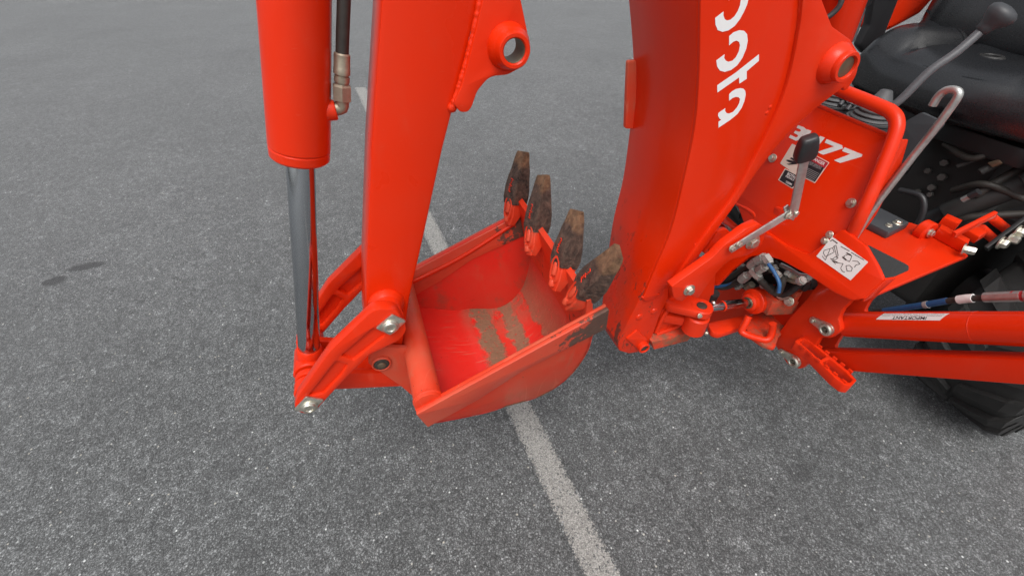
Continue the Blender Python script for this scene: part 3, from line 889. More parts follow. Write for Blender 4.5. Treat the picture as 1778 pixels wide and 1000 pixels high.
SWC = MB().lathe(sc0, sc0 + sd, [(0, .012), (.0, .019), (.004, .024), (.016, .025), (.018, .034), (.020, .036), (.15, .036), (.152, .03)], 40).build('swing_cylinder', 'paint', BH, sharp=30)
MB().rod(ec + sd * .02, sc0 + sd * .01, .0125, .001, 28).build('piston_rod', 'chrome', SWC)
MB().ring(sc0 - sd * .002, sc0 + sd * .004, .0165, .0122, .001).build('rod_seal', 'bronze', SWC)
rr = ec.lerp(sc0, .45)
MB().ring(rr - sd * .003, rr + sd * .003, .0145, .0122, .001).build('stop_ring', 'paint', SWC)

# ---- boom lock hook and its hand lever -----------------------------
HY = .605
hook = fillet(pY([(1166, 498, .004), (1200, 474), (1237, 448, .05), (1258, 426, .05), (1296, 398, .03), (1318, 388, .01), (1330, 398, .01), (1326, 424, .03), (1300, 444, .03), (1266, 452, .04), (1243, 476, .03), (1222, 505, .02), (1212, 519, .01), (1200, 512, .006), (1192, 517, .008), (1184, 524, .006), (1170, 518, .01)], HY), .01)
HOOK = MB().plate([hook], mapY(HY), .022, .003).build('lock_hook', 'paint', BH)
hb = MB()
for q, r in (((1196, 503), .0105), ((1306, 420), .0125)):
    hb.bolt(at(*q, Y=HY), (0, -1, 0), r, .008)
hb.parts('pivot_bolt', 'zinc', HOOK)
lv = MB()
g0, g1 = at(1268, 434, Y=.596), at(1372, 370, Y=.596)
lv.bar(g0, g1, .018, .005, (0, .15, 1))
LEV = lv.build('lock_lever', 'steel', BH)
l2 = MB()
k0, k1 = at(1376, 378, Y=.592), at(1398, 268, Y=.575)
l2.bar(k0, k1, .019, .005, (1, -.25, 0))
l2.build('lever_upright', 'steel', LEV)
lb = MB()
for q in ((1271, 431), (1283, 424), (1369, 375), (1380, 369)):
    lb.bolt(at(*q, Y=.592), (0, -1, .15), .0058, .006)
lb.parts('bolt', 'zinc', LEV)
MB().plate([fillet(pY([(1361, 362), (1369, 356), (1384, 372), (1378, 384), (1366, 378)], .598), .002)], mapY(.598), .004, .001).build('lever_bracket', 'steel', LEV)
kd = (k1 - k0).normalized()
ks = (Vector((1, -.25, 0)) - kd * kd.dot(Vector((1, -.25, 0)))).normalized(); kt = kd.cross(ks)
kb, ktop = k1 - kd * .012, at(1400, 240, Y=.572)
m = MB(); vs, fs = [], []
KL = (ktop - kb).length
prof_ = [(0, .010, .006), (.03, .017, .011), (.2, .0195, .0125), (.55, .0185, .0125), (.85, .0155, .0115), (.97, .0135, .0095), (1.0, .010, .006)]
for f, a, b in prof_:
    for i in range(20):
        g_ = 2 * math.pi * i / 20
        ca_, sa_ = math.cos(g_), math.sin(g_)
        sq = lambda x: math.copysign(abs(x) ** .5, x)
        vs.append(kb + kd * KL * f + ks * a * sq(ca_) + kt * b * sq(sa_) + ks * .002 * f)
for k in range(len(prof_) - 1):
    for i in range(20):
        fs.append((k * 20 + i, k * 20 + (i + 1) % 20, (k + 1) * 20 + (i + 1) % 20, (k + 1) * 20 + i))
fs.append(tuple(range(20))); fs.append(tuple(range((len(prof_) - 1) * 20, len(prof_) * 20)))
m.add(vs, fs).build('lever_knob', 'plastic', LEV, sharp=60)

# ---- control console ----------------------------------------------
TH = math.radians(16.5)
IN = Vector((-math.cos(TH), 0, math.sin(TH))); IU = Vector((math.sin(TH), 0, math.cos(TH))); IL = Vector((0, 1, 0))
class Incl:
    def __init__(s, x, z): s.o = Vector((x, 0, z)); s.mp = mapF(s.o, IL, IU, -IN)
    def p(s, pts):
        return [(q.y, (q - s.o).dot(IU)) + tuple(p[2:]) for p in pts for q in [on(p[0], p[1], s.o, IN)]]
PN = Incl(1.0, .875)
pan = PN.p([(1352, 148, .0), (1425, 186), (1546, 238, .012), (1545, 262), (1522, 312), (1482, 398), (1440, 452), (1300, 410), (1270, 330)])
CON = MB().plate([fillet(pan, .006)], PN.mp, .006, .002).build('control_console', 'paint_boom', BH)
fl_ = PN.p([(1425, 186), (1546, 238)])
MB().tube([PN.mp(*(Vector(fl_[0][:2]).lerp(Vector(fl_[1][:2]), t)), .003) for t in (-.4, .3, 1.0)], .0048, 10, 1).build('tray_edge', 'paint', CON)
def P3(x, y, dd=0.0, I=PN): return on(x, y, I.o - IN * dd, IN)
# shelf behind the top edge with rubber boots
tz = at(1500, 217, X=1.02).z - .014
top = pZ([(1415, 178), (1545, 240), (1562, 236), (1556, 205), (1500, 160), (1440, 140)], tz)
MB().plate([top], mapZ(tz - .002), .006, .001).build('console_top', 'plastic', CON)
def boot(px, py, r, n_=5):
    c = at(px, py, Z=tz)
    pr_ = [(0, r * 1.12), (.004, r * 1.12)]
    for k in range(n_):
        a = r * (1 - .115 * k); h = .004 + .0085 * k
        pr_ += [(h, a * .97), (h + .002, a), (h + .0042, a * .97), (h + .0062, a * .82)]
    pr_ += [(.006 + .0095 * n_ + .01, r * .25), (.006 + .0095 * n_ + .012, .0001)]
    MB().lathe(c, c + Vector((0, 0, 1)), pr_, 36).build('lever_boot', 'boot', CON, sharp=60)
    return c + Vector((0, 0, .05))
bt1 = boot(1446, 178, .050); bt2 = boot(1513, 208, .046)
lk = MB()
for q0_, q1_ in (((1470, 192), (1490, 164)), ((1486, 199), (1506, 170)), ((1458, 184), (1474, 158))):
    a_ = at(*q0_, Z=tz + .008); b_ = at(*q1_, X=a_.x + .03)
    lk.mark().rod(a_, b_, .0055, .002, 10)
    lk.lathe(a_.lerp(b_, .3), b_, [(0, .0085), (.014, .0085), (.014, .0001)], 10)
lk.parts('linkage_rod', 'grey_plastic', CON)
# bent rail
rl = [P3(1395, 128, -.018), P3(1452, 154, -.018), P3(1525, 184, -.018), P3(1548, 196, -.018), P3(1557, 212, -.018), P3(1552, 240, -.018), P3(1522, 314, -.018), P3(1496, 372, -.012), P3(1478, 408, .010), P3(1470, 424, .02)]
MB().tube(rl, .0135, 20, 8).build('guard_rail', 'paint', CON)
sp2 = fillet([(q.x, q.z) for q in (at(1548, 240, Y=.585), at(1570, 240, Y=.585), at(1556, 290, Y=.585), at(1515, 370, Y=.585), at(1490, 405, Y=.585), at(1484, 392, Y=.585))], .004)
MB().plate([sp2], mapY(.575), .006, .002).build('console_side', 'paint', CON)
cb_ = MB()
for q in ((1342, 275), (1478, 353)): cb_.bolt(P3(*q), IN, .0075, .008)
cb_.parts('bolt', 'zinc', CON)
# lettering on the console: glyphs traced from the plate
def K(pts): return PN.p([(1240 + x / 4.167, 180 + y / 4.167) for x, y in pts])
gl_ = {
 'three': [(608, 157), (650, 172), (668, 187), (666, 208), (652, 222), (638, 227), (640, 243), (622, 264), (590, 270), (541, 247), (553, 227), (592, 246), (606, 241), (608, 230), (592, 221), (577, 214), (588, 197), (616, 206), (629, 200), (624, 187), (597, 177)],
 'aitch': [(672, 186), (706, 199), (686, 232), (745, 262), (769, 235), (803, 248), (738, 328), (703, 313), (728, 284), (668, 256), (642, 290), (606, 276)],
 'seven': [(815, 258), (928, 303), (932, 326), (790, 372), (745, 351), (868, 311), (800, 284)],
 'seven_b': [(945, 317), (1074, 369), (1069, 385), (912, 431), (868, 411), (986, 366), (926, 344)]}
for nm, l in gl_.items(): MB().flat([K(l)], PN.mp, -.0006).build('decal_letter', 'label_white', CON, smooth=False)
def dquad(I, pts, mat, d, name, parent, r=.002):
    return MB().flat([fillet(I.p(pts), r)], I.mp, -d).build(name, mat, parent, smooth=False)
def S5(pts): return [(1340 + x / 10.0, 240 + y / 10.0) for x, y in pts]
dl = dquad(PN, S5([(355, 98), (600, 205), (440, 650), (145, 440)]), 'label_pink', .0006, 'warning_decal', CON)
dl2 = dquad(PN, S5([(560, 185), (1005, 425), (752, 786), (300, 560)]), 'label_pink', .0005, 'warning_decal', CON)
dquad(PN, S5([(600, 225), (988, 432), (915, 535), (540, 330)]), 'label_red', .0008, 'decal_band', CON)
dquad(PN, S5([(590, 340), (915, 520), (752, 765), (500, 645)]), 'label_black', .0009, 'decal_panel', CON)
dquad(PN, S5([(232, 525), (570, 705), (360, 880), (112, 728)]), 'label_pink', .0005, 'warning_decal', CON)
dquad(PN, S5([(240, 545), (548, 710), (352, 862), (132, 727)]), 'label_black', .0007, 'decal_panel', CON)
def ptext(I, body, a, b, c, mat, d, name, parent, bold=.0):
    """text whose baseline runs from photo pixel a to b, capital top left at c"""
    A, B, C_ = [Vector(x[:2]) for x in I.p([a, b, c])]
    ex, ey_ = (B - A), (C_ - A)
    m = MB(); vs, fs = text_polys(body, 1.0, bold)
    xs = [v[0] for v in vs]; ys = [v[1] for v in vs]
    m.add([I.mp(*(A + ex * ((v[0] - min(xs)) / (max(xs) - min(xs))) + ey_ * ((v[1] - min(ys)) / (max(ys) - min(ys)))), -d) for v in vs], fs)
    return m.build(name, mat, parent, smooth=False)
def s5(x, y): return (1340 + x / 10.0, 240 + y / 10.0)
ptext(PN, 'DANGER', s5(690, 370), s5(905, 480), s5(725, 322), 'label_white', .0011, 'decal_text', CON, .02)
ptext(PN, 'AVOID SERIOUS', s5(625, 418), s5(860, 528), s5(645, 390), 'print_grey', .0012, 'decal_text', CON, .02)
ptext(PN, 'INJURY OR DEATH', s5(605, 448), s5(845, 558), s5(622, 422), 'print_grey', .0012, 'decal_text', CON, .02)
ptext(PN, 'BOTH', s5(265, 640), s5(400, 712), s5(292, 592), 'label_white', .0010, 'decal_text', CON, .02)
ptext(PN, 'PEDALS', s5(240, 672), s5(380, 745), s5(258, 645), 'label_white', .0010, 'decal_text', CON, .02)
ptext(PN, '1200M', s5(245, 775), s5(340, 825), s5(262, 742), 'label_white', .0010, 'decal_text', CON, .02)
pr2 = MB()
for i in range(6):
    a = [s5(590 - 10 * i, 500 + 26 * i), s5(830 - 18 * i, 618 + 25 * i)]
    pr2.flat([PN.p([a[0], a[1], (a[1][0] - .3, a[1][1] + .8), (a[0][0] - .3, a[0][1] + .8)])], PN.mp, -.0012)
pr2.build('decal_print', 'print_grey', CON, smooth=False)
hnd = MB()
for l in ([(250, 385), (280, 375), (400, 400), (430, 380), (450, 450), (400, 450), (290, 415)], [(320, 355), (345, 335), (420, 370), (430, 400), (400, 402)], [(262, 448), (380, 435), (450, 425), (440, 452), (300, 466)]):
    hnd.flat([PN.p(S5(l))], PN.mp, -.0012)
hnd.build('decal_pictogram', 'label_black', CON, smooth=False)

# ---- main frame -----------------------------------------------------
FR = Incl(.955, .757)
fp_ = FR.p([(1312, 386), (1330, 402), (1366, 427), (1404, 442), (1421, 430), (1462, 396), (1503, 427, .02), (1522, 460), (1534, 486, .004), (1497, 519, .006), (1478, 522, .02), (1448, 508), (1402, 477, .04), (1354, 451, .05), (1326, 443, .05), (1300, 446, .04), (1268, 470, .02), (1240, 500), (1230, 470), (1270, 420)])
FRAME = MB().plate([fillet(fp_, .012)], FR.mp, .014, .003).build('main_frame', 'paint_boom', BH)
LBL = dquad(FR, [(1445, 411), (1508, 455), (1477, 487), (1417.5, 445)], 'label_white', .0006, 'picture_decal', FRAME)
# line drawing on the label (levers, arm and bucket)
def C6(pts): return [(1400 + x / 7.143, 390 + y / 7.143) for x, y in pts]
ln = MB()
def dline(pts, w=.0006):
    l = FR.p(C6(pts))
    for a, b in zip(l[:-1], l[1:]):
        a, b = Vector(a), Vector(b); d_ = (b - a)
        if d_.length < 1e-6: continue
        nn = Vector((-d_.y, d_.x)).normalized() * w
        ln.flat([[tuple(a - nn), tuple(b - nn), tuple(b + nn), tuple(a + nn)]], FR.mp, -.0010)
dline([(225, 320), (330, 290), (350, 340), (240, 400), (215, 350), (225, 320)]); dline([(350, 270), (380, 400), (400, 385), (372, 255)]); dline([(330, 290), (345, 270), (372, 255)])
dline([(200, 390), (240, 440), (300, 300)]); dline([(300, 420), (360, 440), (400, 410), (360, 400), (320, 440), (370, 490)])
dline([(370, 470), (460, 485), (430, 540), (450, 580), (480, 590)]); dline([(495, 510), (540, 505), (575, 540), (560, 580), (510, 575), (495, 510)])
dline([(470, 390), (520, 370), (570, 390), (540, 460), (480, 430), (470, 390)]); dline([(575, 450), (640, 455), (670, 490), (620, 500), (600, 530)])
dline([(450, 400), (500, 440)], .0014); dline([(500, 350), (560, 380)], .0012); dline([(330, 450), (390, 470)], .0014)
dline([(430, 270), (540, 330)], .0007); dline([(560, 345), (720, 440)], .0007); dline([(300, 205), (330, 190), (390, 235)], .001)
ln.build('decal_drawing', 'pin_dark', FRAME, smooth=False)
fbm = MB()
for q in ((1440.5, 407.5), (1432, 418)): fbm.bolt(on(*q, FR.o, FR.o * 0 + IN), IN, .006, .006)
fbm.parts('bolt', 'zinc', FRAME)
# platform behind the frame plate
PZ = .68
pf = fillet(pZ([(1462, 398, .0), (1503, 428, .02), (1522, 460), (1534, 488, .004), (1505, 520, .004), (1682, 446, .004), (1683, 436, .004), (1640, 405), (1560, 380), (1520, 372)], PZ), .003)
pf = fillet(pZ([(1470, 398), (1500, 520), (1682, 444, .006), (1640, 404), (1560, 380)], PZ), .003)
MB().plate([pf], mapZ(PZ), .010, .002).build('foot_platform', 'paint', FRAME)
pdp = fillet(pZ([(1503, 424, .006), (1578, 462, .012), (1577, 470, .01), (1538, 487, .006), (1522, 458)], PZ), .006)
MB().plate([pdp], mapZ(PZ + .0015), .0015, .0004).build('grip_pad', 'grip_pad', FRAME)
# hanging side below the bent edge of the frame plate
hs = [on(1534, 486, FR.o, IN), on(1498, 519, FR.o, IN)]
sd_ = MB()
a, b = hs[0] + Vector((.004, -.002, 0)), hs[1] + Vector((.004, -.002, 0))
c_ = at(1534, 497, Z=PZ)
sd_.box(b, a - b, Vector((.03, .0, -.004)), (a - b).cross(Vector((.03, 0, -.004))).normalized() * .006, .001)
sd_.build('frame_side', 'paint', FRAME)
# deck brackets at the right end of the platform
br = MB()
c0 = at(1640, 412, Z=PZ)
br.box(at(1668, 440, Z=PZ), at(1618, 412, Z=PZ) - at(1668, 440, Z=PZ), (.025, .012, 0), (0, 0, .030), .004)
br.mark().box(at(1690, 424, Z=PZ), at(1666, 410, Z=PZ) - at(1690, 424, Z=PZ), (.05, .01, 0), (0, 0, .022), .004)
br.mark().box(at(1650, 408, Z=PZ), at(1624, 396, Z=PZ) - at(1650, 408, Z=PZ), (.03, .01, 0), (0, 0, .034), .004)
br.parts('deck_bracket', 'paint', FRAME)
bl = at(1606, 400, Z=PZ + .015)
MB().ring(bl + Vector((0, -.012, .0)), bl + Vector((0, .012, 0)), .026, .008, .003).build('bracket_eye', 'paint', FRAME)
b2 = MB(); b2.bolt(bl + Vector((0, -.013, 0)), (0, -1, .2), .008).bolt(at(1672, 432, Z=PZ + .02), (.4, -1, .2), .010, .02); b2.parts('bolt', 'zinc', FRAME)
# red side rails running to the tractor
rl2 = MB()
rl2.bar(at(1655, 408, Y=.485), at(1727, 372, Y=.485), .016, .010, (0, 0, 1))
rl2.build('mount_rail', 'paint', FRAME)
rd = MB(); rd.rod(at(1703, 396, Y=.52), at(1730, 420, Y=.50), .011, .003); rd.mark().rod(at(1722, 378, Y=.52), at(1752, 402, Y=.50), .011, .003)
rd.parts('mount_tube', 'paint', FRAME)
# black latch plate on the platform
lt = fillet(pZ([(1512, 352), (1580, 386), (1545, 404), (1492, 378)], .70), .006)
LT = MB().plate([lt], mapZ(.70), .02, .003).build('step_plate', 'grey_plastic', FRAME)
MB().bolt(at(1558, 388, Z=.70), (0, 0, 1), .008).bolt(at(1543, 392, Z=.70), (0, 0, 1), .006).parts('bolt', 'zinc', FRAME)
# stabilizer carrier plate
SX = 1.0
sp3 = fillet(pX([(1430, 480), (1400, 520), (1370, 553), (1356, 572, .02), (1341, 592, .01), (1354, 612), (1368, 634, .02), (1390, 641, .02), (1404, 630, .02), (1408, 612, .03), (1424, 586, .01), (1442, 587, .02), (1460, 574, .02), (1455, 552, .02), (1463, 537, .02), (1478, 522, .01), (1485, 480)], SX), .01)
CARR = MB().plate([sp3], mapX(SX), .016, .003).build('stabilizer_carrier', 'paint', BH)
MB().plate([sp3], mapX(SX + .085), .014, .003).build('carrier_plate', 'paint', CARR)
for (px, py), (qx, qy) in (((1437, 571), (1412, 556)), ((1381, 627), (1358, 611))):
    A, B = at(px, py, X=SX - .004), at(qx, qy, X=SX - .004)
    rt = MB().plate([capsule((A.y, A.z), .0165, (B.y, B.z), .0095)], mapX(SX - .007), .006, .0015)
    rt = rt.build('pin_retainer', 'zinc', CARR)
    MB().ring(A + Vector((-.012, 0, 0)), A + Vector((.0, 0, 0)), .017, .0085, .003).build('pin_head', 'zinc', CARR)
    MB().rod(A + Vector((-.004, 0, 0)), A + Vector((.11, 0, 0)), .010).build('stabilizer_pin', 'pin_dark', CARR)
    MB().bolt(B + Vector((-.004, 0, 0)), (-1, 0, 0), .006, .004, False, 12).parts('retainer_bolt', 'zinc', CARR)
# back plate, floor plate, dirty lugs
bpX = 1.03
bpl = fillet(pX([(1225, 575), (1262, 560), (1310, 545), (1335, 570), (1400, 560), (1450, 470), (1330, 420), (1225, 440)], bpX), .02)
MB().plate([bpl], mapX(bpX), .012, .002).build('frame_back_plate', 'paint', FRAME)
flr = fillet(pZ([(1290, 552, .01), (1322, 540), (1350, 535), (1385, 548), (1352, 585, .01), (1346, 604, .01), (1326, 598, .02), (1300, 580, .02)], .405), .01)
MB().plate([flr], mapZ(.405), .014, .003).build('frame_floor', 'paint_dirty', FRAME)
MB().plate([fillet(pZ([(1228, 560), (1300, 545), (1312, 560), (1250, 580), (1236, 577)], .40), .02)], mapZ(.40), .02, .004).build('swing_bracket', 'paint', FRAME)
lg = MB(); lg.box(at(1362, 524, X=.985), (0, -.02, 0), (0, 0, .05), (.02, 0, 0), .003); lg.build('frame_lug', 'paint_dirty', FRAME)
MB().box(at(1330, 548, X=.94), (.07, -.02, 0), (0, .06, 0), (0, 0, .05), .004).build('frame_block', 'paint_dirty', FRAME)
b4 = MB()
for q in ((1357, 513), (1370, 523)): b4.bolt(at(*q, X=.97), (-1, -.2, .3), .009, .01)
b4.parts('bolt', 'zinc', FRAME)
hd = [at(1300, 549, Z=.46), at(1294, 562, Z=.44), at(1288, 574, Z=.42), at(1294, 580, Z=.415), at(1314, 587, Z=.41), at(1330, 590, Z=.41), at(1338, 584, Z=.42), at(1341, 572, Z=.44), at(1342, 562, Z=.46)]
MB().tube(hd, .0095, 16, 6).build('tie_down_loop', 'paint', FRAME)
# serrated step
stZ = .452
so = fillet(pZ([(1379, 592, .008), (1396, 583, .008), (1410, 591), (1441, 618), (1472, 643), (1488, 660, .006), (1478, 670, .006), (1466, 668, .01), (1449, 655), (1424, 630), (1402, 608)], stZ), .004)
sh1 = fillet(pZ([(1388, 593), (1397, 589), (1408, 595), (1436, 618), (1424, 625), (1404, 607)], stZ), .003)
sh2 = fillet(pZ([(1428, 629), (1440, 622), (1468, 645), (1481, 659), (1476, 664), (1468, 662), (1452, 651)], stZ), .003)
STEP = MB().plate([so, sh1, sh2], mapZ(stZ), .028, .001).build('entry_step', 'paint', BH)
tth = MB()
for a, b in (((1384, 596), (1470, 667)), ((1402, 586), (1480, 648))):
    A, B = at(*a, Z=stZ), at(*b, Z=stZ); d_ = (B - A)
    for k in range(6):
        c = A + d_ * ((k + .35) / 6)
        tth.mark().box(c + Vector((-.0022, -.0022, -.004)), d_.normalized() * .011, Vector((-d_.y, d_.x, 0)).normalized() * .0045, (0, 0, .010), .001)
tth.parts('step_tooth', 'paint', STEP)
# stabilizer beam
A0, A1 = at(1395, 622, X=SX + .02), at(1778, 643, X=SX + .02)
bd = (A1 - A0).normalized(); bnv = Vector((0, -bd.z, bd.y))
if bnv.z < 0: bnv = -bnv
hw = (at(1600, 617, X=SX + .02) - at(1600, 655, X=SX + .02)).dot(bnv) / 2
c_mid = (at(1600, 617, X=SX + .02) + at(1600, 655, X=SX + .02)) / 2
off = (c_mid - A0).dot(bnv)
s0 = A0 + bnv * (off - hw) + bd * .035
STAB = MB().box(s0, bd * 1.0, bnv * (2 * hw), (.055, 0, 0), .006).build('stabilizer_leg', 'paint_scraped', BH)
# stabilizer cylinder
S0, S1 = at(1440, 562, X=SX + .045), at(1778, 571, X=SX + .045)
cdv = (S1 - S0).normalized(); SR = (at(1600, 541, X=SX + .045) - at(1600, 590, X=SX + .045)).length / 2 * 1.0
c0_ = S0 + cdv * .045
SCY = MB().lathe(c0_, S1, [(-.02, .02), (-.004, SR * .8), (0, SR - .003), (.003, SR), (.8, SR), (.803, SR - .004)], 64).build('stabilizer_cylinder', 'paint_boom', BH, sharp=30)
MB().ring(c0_ + cdv * .262, c0_ + cdv * .2635, SR + .0004, SR - .001, .0003).build('gland_ring', 'paint', SCY)
MB().ring(S0 + Vector((-.022, 0, 0)), S0 + Vector((.022, 0, 0)), SR * .85, .011, .003).build('cylinder_eye', 'paint', SCY)
# IMPORTANT label bent round the barrel
e_r = Vector((1, 0, 0)); e_u = cdv.cross(e_r).normalized()
if e_u.z < 0: e_u = -e_u
def bent(u, phi, d):                                     # u metres along the axis from c0_, phi from the outward -X side up
    r = SR + .0006 + d
    return c0_ + cdv * u + (-e_r * math.cos(phi) + e_u * math.sin(phi)) * r
def axis_u(px, py): return (at(px, py, X=SX + .01) - c0_).dot(cdv)
u0, u1 = axis_u(1514, 548), axis_u(1624, 548)
m = MB(); vs, fs = [], []
for i in range(13):
    for k in range(9):
        phi = math.radians(37 + 34 * k / 8); sl = .010 * k / 8
        vs.append(bent(u0 + (u1 - u0) * i / 12 + sl, phi, 0))
for i in range(12):
    for k in range(8): fs.append((i * 9 + k, i * 9 + k + 1, (i + 1) * 9 + k + 1, (i + 1) * 9 + k))
m.add(vs, fs).build('important_label', 'label_white', SCY)
def bent_text(body, ua, ub, pa, pb, mat):
    vs, fs = text_polys(body, 1.0, .012); xs = [v[0] for v in vs]; ys = [v[1] for v in vs]
    m = MB(); m.add([bent(ub + (ua - ub) * (v[0] - min(xs)) / (max(xs) - min(xs)), math.radians(pb + (pa - pb) * (v[1] - min(ys)) / (max(ys) - min(ys))), .0005) for v in vs], fs)
    m.build('label_text', mat, SCY, smooth=False)
bent_text('IMPORTANT', u0 + (u1 - u0) * .27, u0 + (u1 - u0) * .80, 39, 52, 'label_black')
bent_text('DO NOT OPERATE OR TRAVEL WITH', u0 + (u1 - u0) * .08, u0 + (u1 - u0) * 1.0, 54, 58, 'print_grey')
bent_text('STABILIZERS IN THIS POSITION', u0 + (u1 - u0) * .1, u0 + (u1 - u0) * 1.02, 62, 66, 'print_grey')

# ---- hoses and fittings --------------------------------------------
def hose(pts, r, mat, nm='hydraulic_hose', par=None): return MB().tube(pts, r, 14, 8).build(nm, mat, par or BH)
hX = .93
def hp_(x, y, X=hX): return at(x, y, X=X)
hose([hp_(1200, 505), hp_(1250, 492), hp_(1282, 474), hp_(1306, 461)], .010, 'hose')
hose([hp_(1205, 520, .9), hp_(1235, 500, .9), hp_(1262, 498, .92), hp_(1290, 484, .92)], .009, 'hose')
hose([hp_(1236, 499, .895), hp_(1262, 495, .915), hp_(1280, 488, .918)], .0045, 'hose_blue', 'cable_sleeve')
hose([hp_(1318, 484), hp_(1334, 500), hp_(1348, 509), hp_(1356, 498), hp_(1360, 480)], .0090, 'hose')
hose([hp_(1334, 458, .90), hp_(1345, 474, .90), hp_(1353, 492, .90), hp_(1352, 508, .90)], .0048, 'hose_blue')
hose([hp_(1352, 478, .95), hp_(1370, 486, .95), hp_(1386, 489, .95), hp_(1410, 480, .96)], .006, 'brass', 'steel_pipe')
hose([hp_(1356, 460, .96), hp_(1372, 468, .96), hp_(1390, 478, .96), hp_(1420, 480, .97)], .006, 'steel', 'steel_pipe')
hose([hp_(1255, 455, .97), hp_(1285, 470, .98), hp_(1330, 462, .99), hp_(1400, 500, .99)], .011, 'rubber')
hose([hp_(1270, 480, .99), hp_(1310, 500, .99), hp_(1370, 500, .99), hp_(1410, 470, .99)], .012, 'rubber')
ft = MB()
for (a, b, r) in (((1302, 463), (1316, 452), .0125), ((1314, 454), (1330, 446), .014), ((1328, 444), (1338, 458), .0125), ((1286, 487), (1300, 476), .0125), ((1300, 478), (1312, 470), .009), ((1306, 468), (1320, 484), .0125), ((1316, 470), (1330, 462), .012), ((1346, 474), (1354, 480), .010), ((1386, 489), (1396, 486), .011)):
    A, B = hp_(*a, .915), hp_(*b, .915)
    ft.mark().lathe(A, B, [(0, r * .85), (.002, r), ((B - A).length * .8, r), ((B - A).length * .8, r * .8), ((B - A).length, r * .8)], 6, rot=.3)
ft.parts('hose_fitting', 'fitting', BH)
for pts, rr in (([(1290, 455), (1305, 470), (1318, 474), (1336, 470)], .0075), ([(1275, 478), (1292, 497), (1316, 503), (1340, 498)], .0085), ([(1345, 455), (1362, 472), (1380, 476), (1405, 492)], .0065), ([(1262, 462), (1280, 458), (1300, 462)], .0075), ([(1330, 500), (1352, 512), (1372, 506), (1388, 494)], .009)):
    hose([hp_(*q, .965) for q in pts], rr, 'rubber')
ft = MB()
for (a, b, r) in (((1283, 466), (1291, 461), .009), ((1322, 494), (1331, 499), .0095), ((1342, 462), (1349, 469), .0085), ((1364, 474), (1373, 479), .0085), ((1396, 486), (1405, 482), .0095), ((1352, 486), (1360, 482), .0085), ((1278, 500), (1288, 496), .0085)):
    A, B = hp_(*a, .94), hp_(*b, .94); h_ = (B - A).length
    ft.mark().lathe(A, B, [(0, r * .8), (.002, r), (h_ * .5, r), (h_ * .5, r * .78), (h_, r * .78)], 6)
ft.parts('pipe_nut', 'fitting', BH)
ft = MB()
for (a, b, r) in (((1296, 500), (1306, 494), .011), ((1370, 478), (1385, 484), .009), ((1262, 470), (1270, 474), .008), ((1338, 470), (1346, 464), .010)):
    A, B = hp_(*a, .95), hp_(*b, .95)
    ft.mark().lathe(A, B, [(0, r * .85), (.002, r), ((B - A).length, r), ((B - A).length + .001, r * .6)], 6)
ft.parts('pipe_nut', 'brass', BH)
MB().plate([fillet(pX([(1270, 455), (1330, 440), (1400, 470), (1410, 505), (1340, 505), (1275, 500)], 1.0), .01)], mapX(1.005), .02, .002).build('valve_block', 'black_steel', BH)
MB().tube([hp_(1219, 528, .83), hp_(1232, 520, .83), hp_(1240, 508, .83)], .016, 12, 4).build('hose_guard', 'rubber', BH)
# boom lift cylinder seen between boom and hook
q0, q1 = at(1240, 375, Y=YM - .03), at(1287, 412, Y=YM - .03)
LC = MB().rod(at(1285, 411, Y=YM - .03), at(1285, 411, Y=YM - .03) + (q1 - q0).normalized() * .14, .033, .004, 32).build('lift_cylinder', 'paint', BH)
MB().rod(q0, q1, .0185, .001, 32).build('piston_rod', 'chrome', LC)
lk2 = MB()
lk2.plate([fillet(pY([(1222, 440), (1246, 402), (1262, 398), (1275, 410), (1262, 428), (1245, 452)], .70), .006)], mapY(.70), .014, .003)
lk2.rod(at(1238, 432, Y=.69), at(1256, 440, Y=.69), .012)
lk2.build('lift_bracket', 'paint', LC)
# red latch bracket beside the lever
lbk = MB()
lbk.plate([fillet(pX([(1340, 376), (1346, 359), (1362, 364), (1360, 372), (1352, 380), (1352, 400), (1346, 402), (1334, 392), (1318, 392), (1322, 380)], .955), .004)], mapX(.955), .008, .002)
lbk.build('latch_bracket', 'paint', CON)
MB().tube([at(*q, X=.95) for q in ((1280, 354), (1302, 366), (1312, 376), (1311, 388), (1306, 396))], .006, 10, 5).build('formed_edge', 'paint', CON)

# ---- long control lever, pull hook -----------------------------------
la = [bt2 + Vector((0, 0, -.03)), at(1556, 180, X=1.12), at(1612, 126, X=1.15), at(1660, 92, X=1.18), at(1706, 52, X=1.21)]
CL = MB().tube(la, .0085, 14, 8).build('control_lever', 'lever', BH)
k0_, k1_ = at(1702, 55, X=1.21), at(1756, 12, X=1.225)
kl = (k1_ - k0_).length
MB().lathe(k0_, k1_, [(0, .011), (.001, .013), (kl * .16, .0135), (kl * .3, .0165), (kl * .5, .0235), (kl * .68, .0275), (kl * .82, .0265), (kl * .94, .019), (kl * .99, .008), (kl, .0001)], 32).build('lever_knob', 'grey_plastic', CL, sharp=70)
hk = [at(1484, 412, X=1.06), at(1520, 357, X=1.07), at(1576, 284, X=1.085), at(1601, 252, X=1.09), at(1620, 228, X=1.09), at(1640, 202, X=1.09), at(1661, 172, X=1.09), at(1664, 161, X=1.09), at(1655, 156, X=1.09), at(1641, 158, X=1.09), at(1629, 168, X=1.09), at(1619, 184, X=1.09)]
MB().tube(hk, .0074, 12, 6).build('pull_hook', 'steel', BH)

